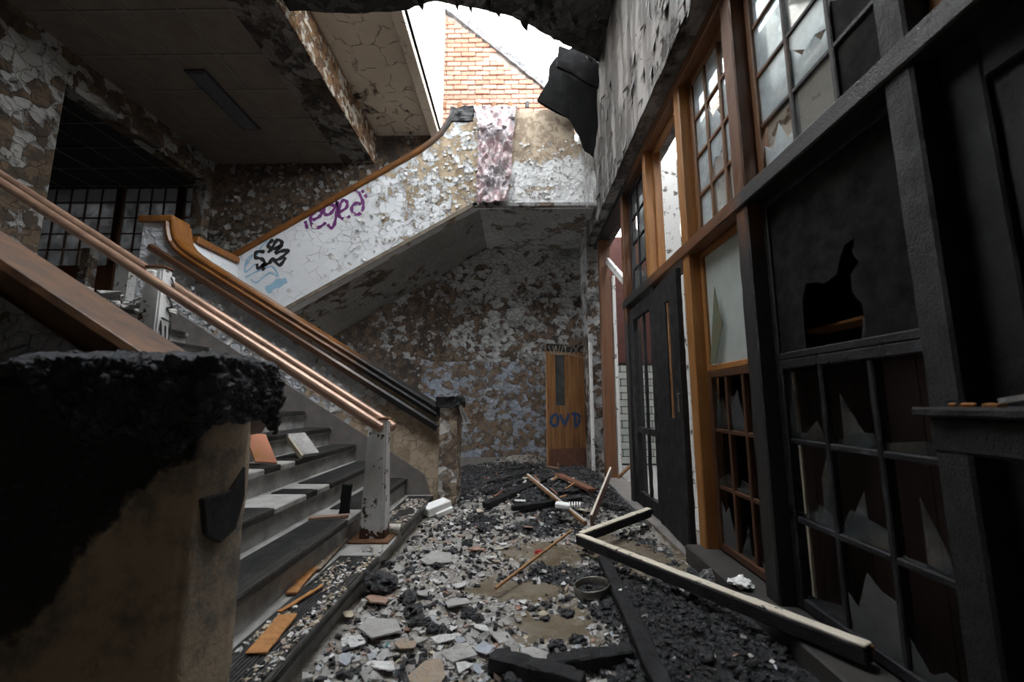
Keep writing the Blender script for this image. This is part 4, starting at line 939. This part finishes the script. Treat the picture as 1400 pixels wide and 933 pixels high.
def crust(u, v):
    # runs along the front of the coping, round its right end; v goes from the top over the edge and down
    L = .50; s_ = u*(L+.36); dl = .05+.17*sm(0, .25, u)*(1-.35*sm(.55, .75, u)*sm(1, .8, u))*(1+.45*mnoise.noise((u*7, 0, 2)))
    if s_ < L: ax = Vector((-1.315+s_, 0, 0)); nrm = Vector((0, -1, 0)); base = Vector((ax.x, 1.10, 1.17)); inn = Vector((0, .22, 0))
    else: q = s_-L; f_ = min(q/.10, 1); ang = f_*math.pi/2; nrm = Vector((math.sin(ang), -math.cos(ang), 0)); base = Vector((-.815, 1.10+max(q-.08, 0), 1.17)); inn = Vector((-.2*f_, .2*(1-f_), 0))
    if v < .4: p = base+inn*(1-v/.4)+Vector((0, 0, .012))
    else: k = (v-.4)/.6; p = base+nrm*(.022+.012*math.sin(k*3))+Vector((0, 0, -dl*k))
    w = p*26; d = .020*mnoise.noise(w)+.014*mnoise.noise(w*2.4)+.008*mnoise.noise(w*5)
    return tuple(p+nrm*d+Vector((0, 0, abs(d)*.6)))
MB().grid(190, 60, crust).build('burnt_crust', 'char_crust', PR, solid=.012, label='lumpy black melted crust')
MB().prism([(1.16, .80), (1.19, .70), (1.25, .66), (1.31, .68), (1.34, .77), (1.33, .86), (1.27, .80)], 'x', -.863, -.844).build('black_patch', 'char', PR, bevel=.003, label='black patch')  # thin black patch on the pier's right face
mb = MB()
for i in range(420):
    x = random.uniform(-1.4, -.9); z = random.uniform(.25, 1.05)
    if z < .93+1.15*(x+.87)+.06: continue
    l = random.uniform(.006, .028); a = random.uniform(.2, .9); mb.bar((x, 1.108, z), (x+l*math.cos(a), 1.104, z+l*math.sin(a)*.6), random.uniform(.002, .006), .004)
mb.build('blisters', 'char_crust', PR, kind='stuff')

# ================================================================== DEBRIS
def stuffbits(name, label, mat, N, where, smin, smax, flat, cat='rubble'):
    mb = MB(); k = 0
    cube = np.array([(-1, -1, -1), (1, -1, -1), (1, 1, -1), (-1, 1, -1), (-1, -1, 1), (1, -1, 1), (1, 1, 1), (-1, 1, 1)], float)
    fs = [(0, 3, 2, 1), (4, 5, 6, 7), (0, 1, 5, 4), (1, 2, 6, 5), (2, 3, 7, 6), (3, 0, 4, 7)]
    while k < N:
        p = where()
        if p is None: continue
        x, y, z = p; s_ = smin+(smax-smin)*RNG.random()**2.2
        c = cube*(0.6+.6*RNG.random((8, 3)))*np.array([s_, s_*(.5+.6*RNG.random()), s_*(flat if RNG.random() < .8 else .5)])/2
        a, b, g = RNG.uniform(0, 6.28), RNG.normal(0, .3), RNG.normal(0, .3)
        R = np.array([[math.cos(a), -math.sin(a), 0], [math.sin(a), math.cos(a), 0], [0, 0, 1]])@np.array([[1, 0, 0], [0, math.cos(b), -math.sin(b)], [0, math.sin(b), math.cos(b)]])@np.array([[math.cos(g), 0, math.sin(g)], [0, 1, 0], [-math.sin(g), 0, math.cos(g)]])
        mb.add((c@R.T)+np.array([x, y, z+s_*flat*.35]), fs); k += 1
    return mb.build(name, mat, None, loc=(0.2, 3, 0), label=label, cat=cat, kind='stuff')
def onfloor(want_ash, ymax=6.9):
    def fn():
        y = 1.2+(ymax-1.2)*RNG.random()**1.6; x = RNG.uniform(-.80, 1.08)
        if x > 1.1 and y < 3: return None
        a = ash(x, y); pr = a if want_ash else (1-a)*.95+.05
        if RNG.random() > pr: return None
        for cx, cy, rx, ry in PUD:
            if RNG.random() < .75*bump2(x, y, cx, cy, rx, ry): return None
        return x, y, hgt(x, y)
    return fn
stuffbits('charcoal_bits', 'small black charcoal bits strewn over the floor', 'char_wet', 9500, onfloor(True), .008, .036, .6)
stuffbits('plaster_bits', 'small grey plaster bits strewn over the floor', 'plaster_grey', 3600, onfloor(False), .008, .045, .3)
stuffbits('plaster_bits', 'small white paint chips strewn over the floor', 'plaster_white', 2600, onfloor(False), .006, .034, .2)
stuffbits('plaster_bits', 'small cream plaster crumbs strewn over the floor', 'plaster_cream', 420, onfloor(False), .008, .03, .35)
stuffbits('plaster_bits', 'small bluish paint chips strewn over the floor', 'plaster_blue', 420, onfloor(False), .01, .036, .2)
stuffbits('plaster_bits', 'small brick crumbs strewn over the floor', 'brick_bit', 320, onfloor(False), .01, .04, .4)
stuffbits('charcoal_bits', 'loose black embers among the grey dust', 'char_wet', 2600, onfloor(False), .007, .036, .7)
def onboard():
    y = 1.45+2.6*RNG.random(); x = -.83-.20*RNG.random()
    if abs(y-2.95) < .16 or (2.55 < y < 2.8 and RNG.random() < .8) or mnoise.noise((x*9, y*4, 2))+RNG.normal(0, .12) < -.02: return None
    return x, y, Z0+.008
stuffbits('plaster_bits', 'pale chips heaped on the bottom stair tread', 'plaster_white', 600, onboard, .005, .024, .2)
stuffbits('plaster_bits', 'cream crumbs heaped on the bottom stair tread', 'plaster_cream', 450, onboard, .005, .022, .25)
stuffbits('charcoal_bits', 'black crumbs heaped on the bottom stair tread', 'char_fine', 350, onboard, .005, .022, .5)
stuffbits('plaster_bits', 'brown crumbs heaped on the bottom stair tread', 'plaster_tan', 400, onboard, .005, .024, .3)
def onland(): return RNG.uniform(-4.4, -3.4), RNG.uniform(2.2, 4.1), 1.935
stuffbits('plaster_bits', 'plaster scraps at the head of the lower stairs', 'plaster_grey', 260, onland, .03, .13, .3)

def lump(mat, size, seed, flat=1.0, sub=3, amp=.42):
    bm = bmesh.new(); bmesh.ops.create_icosphere(bm, subdivisions=sub, radius=1)
    for v in bm.verts:
        w = v.co*1.4+Vector((seed, seed*2, 0)); d = .9+amp*mnoise.noise(w)+amp*.8*mnoise.noise(w*2.6)+amp*.5*mnoise.noise(w*6); v.co = Vector((v.co.x*d, v.co.y*d*.8, v.co.z*d*flat))*size
    me = bpy.data.meshes.new('lump'); bm.to_mesh(me); bm.free(); me.materials.append(MAT[mat]); return me
def slab(mat, seed):
    r = random.Random(seed); n = r.choice((4, 5, 5, 6)); pts = []
    for i in range(n):
        a = 2*math.pi*(i+.5)/n+r.uniform(-.45, .45); k = r.uniform(.5, 1.2); pts.append((math.cos(a)*k, math.sin(a)*k*r.uniform(.5, .85)))
    mb = MB().prism(pts, 'z', -.09, .09); o = mb.build('slab', mat, None, bevel=.02, rough=(.35, .07, 2.5)); me = o.data; bpy.data.objects.remove(o); return me
lumps = [lump('char_wet', 1, q*3.1, .55) for q in range(4)]
slabs = {m: [slab(m, q*7+len(m)) for q in range(6)] for m in ('plaster_grey', 'plaster_white', 'plaster_blue', 'brick_bit', 'ochre_board', 'plaster_tan', 'plaster_cream')}
def place(name, me, loc, s, label, cat, group=None, rot=None):
    o = bpy.data.objects.new(name, me); COL.objects.link(o); o.location = loc; o.scale = (s,)*3 if not isinstance(s, tuple) else s
    o.rotation_euler = rot if rot is not None else (random.gauss(0, .14), random.gauss(0, .14), random.uniform(0, 6.28)); return tag(o, label, cat, group)
def zone(x, y):
    if y > 5.2: return 'at the back of the heap' if x < .5 else 'near the brown door'
    if y > 4.3: return 'on the heap by the newel' if x < -.1 else ('in the middle of the heap' if x < .55 else 'on the heap by the doors')
    if y > 3.5: return 'beside the newel foot' if x < -.1 else 'at the front of the heap'
    if y > 2.8: return 'by the bottom tread beyond the post' if x < -.35 else ('near the upper puddle' if x < .4 else 'inside the L of the pale frame')
    if y > 2.25: return 'close to the bottom tread' if x < -.3 else ('around the orange stick' if x < .25 else ('around the tin rim' if x < .6 else 'along the long pale rail'))
    return 'at the lower left of the floor' if x < -.3 else ('above the charred beam stub' if x < .35 else 'right of the long charred beam')
def fpt(px, py, h=.03): return onZ(px, py, h)
random.seed(11)
for px, py, w, lb in ((520, 806, 48, 'large black charred lump resting on a broken tile beside the bottom stair'), (556, 822, 26, 'fist sized black charred lump right of the largest lump')):
    p = fpt(px, py, .06); s = w/2*p[1]/FPX; place('charred_lump', lumps[px % 4], (p[0], p[1], hgt(p[0], p[1])+s*.55), s, lb, 'debris')
gl = [(565, 846, 16), (572, 862, 14), (590, 870, 10), (640, 842, 12), (654, 846, 10), (700, 935, 16), (745, 838, 11), (776, 832, 12), (604, 866, 9), (530, 775, 9), (640, 745, 9), (660, 728, 9), (620, 760, 8), (560, 790, 9), (598, 780, 8), (690, 905, 10), (760, 880, 14), (790, 870, 13), (800, 895, 12)]
for px, py, w in gl:
    p = fpt(px, py); s = w*p[1]/FPX*.9; place('charred_lump', random.choice(lumps), (p[0], p[1], hgt(p[0], p[1])+s*.4), s, 'small black charred lump in grey rubble '+zone(p[0], p[1]), 'debris', 'small charred lumps '+zone(p[0], p[1]))
for i in range(85):
    y = 1.7+1.4*random.random()**1.3; x = random.uniform(.42, 1.08)
    if i > 60: y = random.uniform(4.0, 6.2); x = random.uniform(-.5, 1.0)
    s = random.uniform(.018, .045); zz = ('larger ' if s > .034 else 'smaller ')+'charred lump in black ash '+zone(x, y); place('charred_lump', random.choice(lumps), (x, y, hgt(x, y)+s*.3), (s, s*random.uniform(.6, 1), s), zz, 'debris', zz)
# named flat fragments
sl = [(515, 825, 46, 'brick_bit', 'broken tile under the large black lump'), (579, 822, 24, 'plaster_grey', 'square grey slab right of the black lumps'), (625, 830, 44, 'plaster_grey', 'long grey slab with sooted edge in mid floor'),
      (518, 868, 56, 'plaster_grey', 'pale grey slab below the broken tile'), (548, 890, 40, 'plaster_tan', 'tan backed plaster piece in the lower middle'), (607, 877, 30, 'plaster_white', 'round white plaster flake in the lower middle'),
      (660, 893, 30, 'plaster_blue', 'bluish white plaster flake near the charred beam end'), (635, 900, 66, 'plaster_grey', 'broad grey slab beside the charred beam end'), (480, 882, 34, 'plaster_white', 'white plaster flake near the bottom tread'),
      (598, 770, 40, 'plaster_grey', 'thin grey slab standing out above the puddle'), (473, 905, 32, 'plaster_blue', 'pale blue flake at the lower left of the floor'), (520, 920, 40, 'plaster_white', 'white flake at the bottom of the picture'),
      (585, 930, 60, 'plaster_tan', 'tan plaster slab at the bottom edge'), (690, 865, 44, 'plaster_grey', 'flat grey piece in the muddy patch'), (740, 900, 60, 'plaster_grey', 'grey slab behind the charred beam end'),
      (478, 845, 22, 'plaster_cream', 'cream chip by the bottom tread'), (650, 750, 26, 'brick_bit', 'brick fragment near the upper puddle'), (722, 722, 22, 'brick_bit', 'brick fragment beyond the puddle')]
for i, (px, py, w, m, lb) in enumerate(sl):
    p = fpt(px, py, .04); s = w/2*p[1]/FPX; place('plaster_slab', slabs[m][i % 6], (p[0], p[1], hgt(p[0], p[1])+.022), (s, s*1.25, s*.55), lb, 'debris', rot=(random.uniform(-.1, .25), random.gauss(0, .08), random.uniform(0, 3)))
for i in range(130):
    y = 1.55+2.6*random.random()**1.4; x = random.uniform(-.78, .35)
    m = random.choice(['plaster_grey']*5+['plaster_white']*4+['plaster_blue']*2+['brick_bit', 'plaster_tan', 'plaster_cream'])
    s = random.uniform(.018, .045); c = {'plaster_grey': 'grey', 'plaster_white': 'white', 'plaster_blue': 'bluish', 'brick_bit': 'brick red', 'plaster_tan': 'tan', 'plaster_cream': 'cream'}[m]
    place('plaster_fragment', random.choice(slabs[m]), (x, y, hgt(x, y)+.014), (s, s, s*.5), '%s plaster fragment %s' % (c, zone(x, y)), 'debris', '%s fragments %s' % (c, zone(x, y)), rot=(random.gauss(0, .25), random.gauss(0, .25), random.uniform(0, 6.28)))
# ochre board scraps on the bottom tread
def stick(name, a, b, w, h, mat, label, cat='timber', rough=None, taper=1.0, extra=None, up=(0, 0, 1)):
    c = (Vector(a)+Vector(b))/2; T = thing(name, (c.x, c.y, min(a[2], b[2])), label, cat) if extra else None
    o = MB().bar(a, b, w, h, taper=taper, up=up).build(name if not extra else 'core', mat, T, bevel=min(w, h)*.12, rough=rough, loc=None if extra else (c.x, c.y, min(a[2], b[2])))
    if extra:
        for nm, m2, dw, dz in extra:
            d = Vector((0, 0, dz)); MB().bar(Vector(a)+d, Vector(b)+d, w*dw, .006, up=up).build(nm, m2, T)
        return T
    return tag(o, label, cat)
for (ax, ay), (bx, by), w, lb in (((350, 895), (394, 843), .075, 'torn ochre board scrap on the bottom tread at the picture bottom'), ((382, 838), (440, 803), .022, 'long thin ochre strip on the bottom tread'),
                                 ((398, 812), (428, 778), .05, 'short ochre board leaning by the first riser'), ((432, 780), (476, 733), .045, 'pale brown board strip against the first riser near the post')):
    a, b = onZ(ax, ay, Z0+.014), onZ(bx, by, Z0+.014); stick('board_scrap', (a[0], a[1], Z0+.016), (b[0], b[1], Z0+.02), w, .008, 'ochre_board' if 'pale' not in lb else 'plaster_tan', lb, 'debris', rough=(.03, .005, 30))
# L-shaped window frame lying on the floor
FR = thing('window_frame', (.7, 2.8, .02), 'broken pale window frame lying in an L on the floor', 'frame')
ca, cb, cc_ = Vector((.43, 3.10, .10)), Vector((1.10, 3.66, .14)), Vector((1.25, 1.64, .165))
for nm, a, b in (('long_rail', ca, cc_), ('short_rail', ca+Vector((.02, .03, 0)), cb)):
    r_ = MB().bar(a, b, .055, .06).build(nm, 'char', FR, bevel=.006, rough=(.08, .004, 20))
    MB().bar(a+Vector((0, 0, .034)), b+Vector((0, 0, .034)), .05, .012).build('painted_face', 'pale_frame_wood', r_, bevel=.003, rough=(.08, .003, 20))
    MB().bar(a+Vector((.03, .02, .006)), b+Vector((.03, .02, .006)), .03, .03).build('rebate', 'splintered_wood' if nm == 'long_rail' else 'char', r_, bevel=.003)
stick('timber_splinter', (-.12, 2.44, .05), (.40, 3.24, .12), .016, .014, 'splintered_wood', 'thin split orange stick across the puddle')
stick('timber_splinter', (.53, 3.42, .12), (.12, 4.95, .22), .035, .03, 'splintered_wood', 'long split batten leaning on the black heap', extra=[('painted_edge', 'plaster_white', .4, .018)])
stick('timber_plank', (.60, 3.56, .10), (1.02, 4.72, .30), .02, .085, 'red_brown_board', 'red brown plank propped on the heap by the doors', extra=[('painted_edge', 'pale_frame_wood', .9, .046)])
stick('charred_beam', (.55, 2.85, .06), (.50, 1.50, .08), .07, .045, 'char', 'long charred beam running towards the viewer', rough=(.05, .010, 14))
stick('charred_beam', (-.10, 1.78, .07), (.24, 1.66, .06), .07, .05, 'char', 'stub of charred beam at the bottom edge', rough=(.04, .014, 16))
stick('charred_beam', (.12, 1.76, .06), (.46, 1.86, .05), .07, .05, 'char', 'short charred baton beside the long beam', rough=(.04, .012, 18))
stick('charred_beam', (-.30, 4.05, .10), (.32, 4.9, .17), .07, .06, 'char', 'charred joist half buried in the black heap', rough=(.06, .014, 10))
stick('charred_beam', (-.05, 3.95, .10), (.62, 4.25, .12), .06, .05, 'char', 'charred joist lying across the front of the heap', rough=(.06, .012, 10))
stick('timber_plank', (.48, 5.15, .20), (.75, 4.35, .18), .09, .03, 'red_brown_board', 'brown board with burnt edge on the heap')
stick('timber_splinter', (1.28, 5.5, .10), (1.42, 5.0, .42), .035, .03, 'splintered_wood', 'split pale batten standing in the far doorway')
for i in range(26):
    x, y = random.uniform(-.3, 1.05), random.uniform(4.1, 6.3); a = random.uniform(0, 3.14); l = random.uniform(.08, .28); z = hgt(x, y)+.03
    stick('timber_splinter', (x, y, z), (x+l*math.cos(a), y+l*math.sin(a), z+random.uniform(-.01, .06)), random.uniform(.012, .035), .012, random.choice(['char', 'splintered_wood', 'red_brown_board', 'char']), 'broken wood splinter '+zone(x, y))['group'] = 'wood splinters '+zone(x, y)
for i in range(22):
    x, y = random.uniform(-.45, 1.05), random.uniform(3.9, 6.0); s = random.uniform(.03, .07); m = random.choice(['plaster_white', 'plaster_grey', 'plaster_cream'])
    place('plaster_fragment', random.choice(slabs[m]), (x, y, hgt(x, y)+.03), (s, s, s*.6), 'pale plaster fragment on black ash '+zone(x, y), 'debris', 'pale fragments '+zone(x, y))
hb = [((-.35, 4.5), (.05, 5.1), .09), ((.1, 5.5), (.6, 5.25), .08), ((.3, 4.35), (.85, 4.6), .06), ((-.4, 5.3), (.2, 5.8), .10), ((.55, 5.9), (1.0, 5.4), .07), ((-.2, 6.1), (.4, 6.4), .08), ((.75, 4.2), (1.02, 4.05), .05)]
hl = ['near the newel', 'in the middle', 'across the front right', 'at the left back', 'by the far doorway', 'below the back wall', 'beside the propped plank']
for (a, b, w), l in zip(hb, hl):
    za, zb = hgt(*a)+.035, hgt(*b)+.05; stick('charred_board', (*a, za), (*b, zb), w, .025, 'char_wet', 'charred flat board on the heap '+l, 'timber', rough=(.05, .010, 14))
# single finds
p = fpt(597, 703, .05); PB_ = thing('foam_block', (p[0], p[1], .03), 'white broken foam block on the rubble by the newel', 'debris')
MB().bar((p[0]-.10, p[1]-.05, .08), (p[0]+.09, p[1]+.08, .13), .16, .08).build('slab', 'polystyrene', PB_, bevel=.01); MB().bar((p[0]+.0, p[1]-.06, .05), (p[0]+.14, p[1]+.02, .09), .06, .05).build('broken_corner', 'polystyrene', PB_, bevel=.008)
p = onZ(535, 724, Z0+.035); CN = thing('spray_can', (p[0], p[1], Z0), 'printed spray can lying on the bottom tread by the post', 'can')
MB().tube([(p[0]-.07, p[1], Z0+.036), (p[0]+.065, p[1]+.01, Z0+.036)], .033, 18).build('body', 'can_print', CN)
MB().tube([(p[0]+.065, p[1]+.01, Z0+.036), (p[0]+.078, p[1]+.011, Z0+.036), (p[0]+.09, p[1]+.012, Z0+.036)], [.034, .028, .014], 18).build('shoulder', 'steel_tin', CN); MB().tube([(p[0]-.105, p[1]-.003, Z0+.036), (p[0]-.07, p[1], Z0+.036)], .031, 18).build('cap', 'can_blue', CN)
p = fpt(809, 803, .05); mb = MB(); n = 28; vs = []; fs = []
for k in range(n):
    a = 2*math.pi*k/n
    for r, z in ((.098, .0), (.099, .034), (.096, .037), (.092, .034), (.091, .0)): vs.append((p[0]+r*math.cos(a), p[1]+r*math.sin(a), .03+z+.012*math.cos(a)))
for k in range(n):
    for q in range(4): fs.append((k*5+q, ((k+1) % n)*5+q, ((k+1) % n)*5+q+1, k*5+q+1))
mb.add(vs, fs).build('tin_ring', 'steel_tin', None, smooth=True, loc=(p[0], p[1], .03), label='round rusty tin rim lying in the black ash', cat='tin')
p = fpt(737, 752, .04); place('red_scrap', lump('red_scrap', 1, 4, .4, 2, .5), (p[0], p[1], .03), .035, 'small bright red scrap by the orange stick', 'debris')
p = fpt(527, 886, .04); place('teal_scrap', lump('teal_scrap', 1, 9, .4, 2, .5), (p[0], p[1], .05), .022, 'teal crumpled scrap in the lower middle', 'debris')
p = onZ(1005, 800, .125); place('paper_scrap', lump('polystyrene', 1, 14, .3, 3, .6), (1.145, p[1], .14), (.05, .07, .08), 'crumpled white paper on the stone sill', 'debris')
p = fpt(968, 792, .05); place('plastic_cup', lump('clear_plastic', 1, 3, .8, 3, .5), (p[0], p[1], .06), .06, 'crushed clear plastic cup by the charred door', 'debris')
p = fpt(845, 815, .06); place('paper_scrap', lump('polystyrene', 1, 5, .4, 2, .5), (p[0], p[1], .08), .03, 'small white scrap beside the long charred beam', 'debris')
p = onZ(775, 690, .18); SWT = thing('switch_block', (p[0], p[1], .14), 'white plastic electrical block with teeth on the heap', 'debris')
MB().bar((p[0]-.10, p[1], .18), (p[0]+.02, p[1]-.02, .17), .10, .04).build('body', 'polystyrene', SWT, bevel=.01)
for k in range(5): MB().bar((p[0]+.02+.022*k, p[1]-.03, .17), (p[0]+.03+.022*k, p[1]+.05, .18), .01, .025).build('tooth', 'polystyrene', SWT)
# boards left on the stairs
zc3 = Z0+RI*3
BD = stick('board_offcut', (-1.86, 3.0, zc3+.20), (-1.68, 2.86, zc3+.02), .15, .012, 'pink_board', 'orange and pink board offcut leaning on the fourth step', 'board', up=(.7, -.25, .75))
stick('board_offcut', (-1.74, 3.32, zc3+.17), (-1.58, 3.25, zc3+.02), .16, .035, 'plaster_grey', 'grey board offcut with yellow broken edge on the steps', 'board', up=(.7, -.3, .7))
stick('board_offcut', (-1.755, 3.235, zc3+.155), (-1.60, 3.17, zc3+.015), .02, .034, 'plaster_cream', 'yellow foam strip along the grey offcut', 'board', up=(.7, -.3, .7))
stick('board_offcut', (-1.33, 2.78, Z0+RI+.012), (-1.10, 2.84, Z0+RI+.014), .05, .016, 'brick_bit', 'pale orange board strip beside the foot of the post', 'board')
stick('charred_block', (-1.16, 2.92, Z0+RI), (-1.15, 2.92, Z0+RI+.20), .05, .06, 'char', 'upright charred block behind the foot of the post', 'timber', rough=(.03, .006, 30), up=(1, 0, 0))
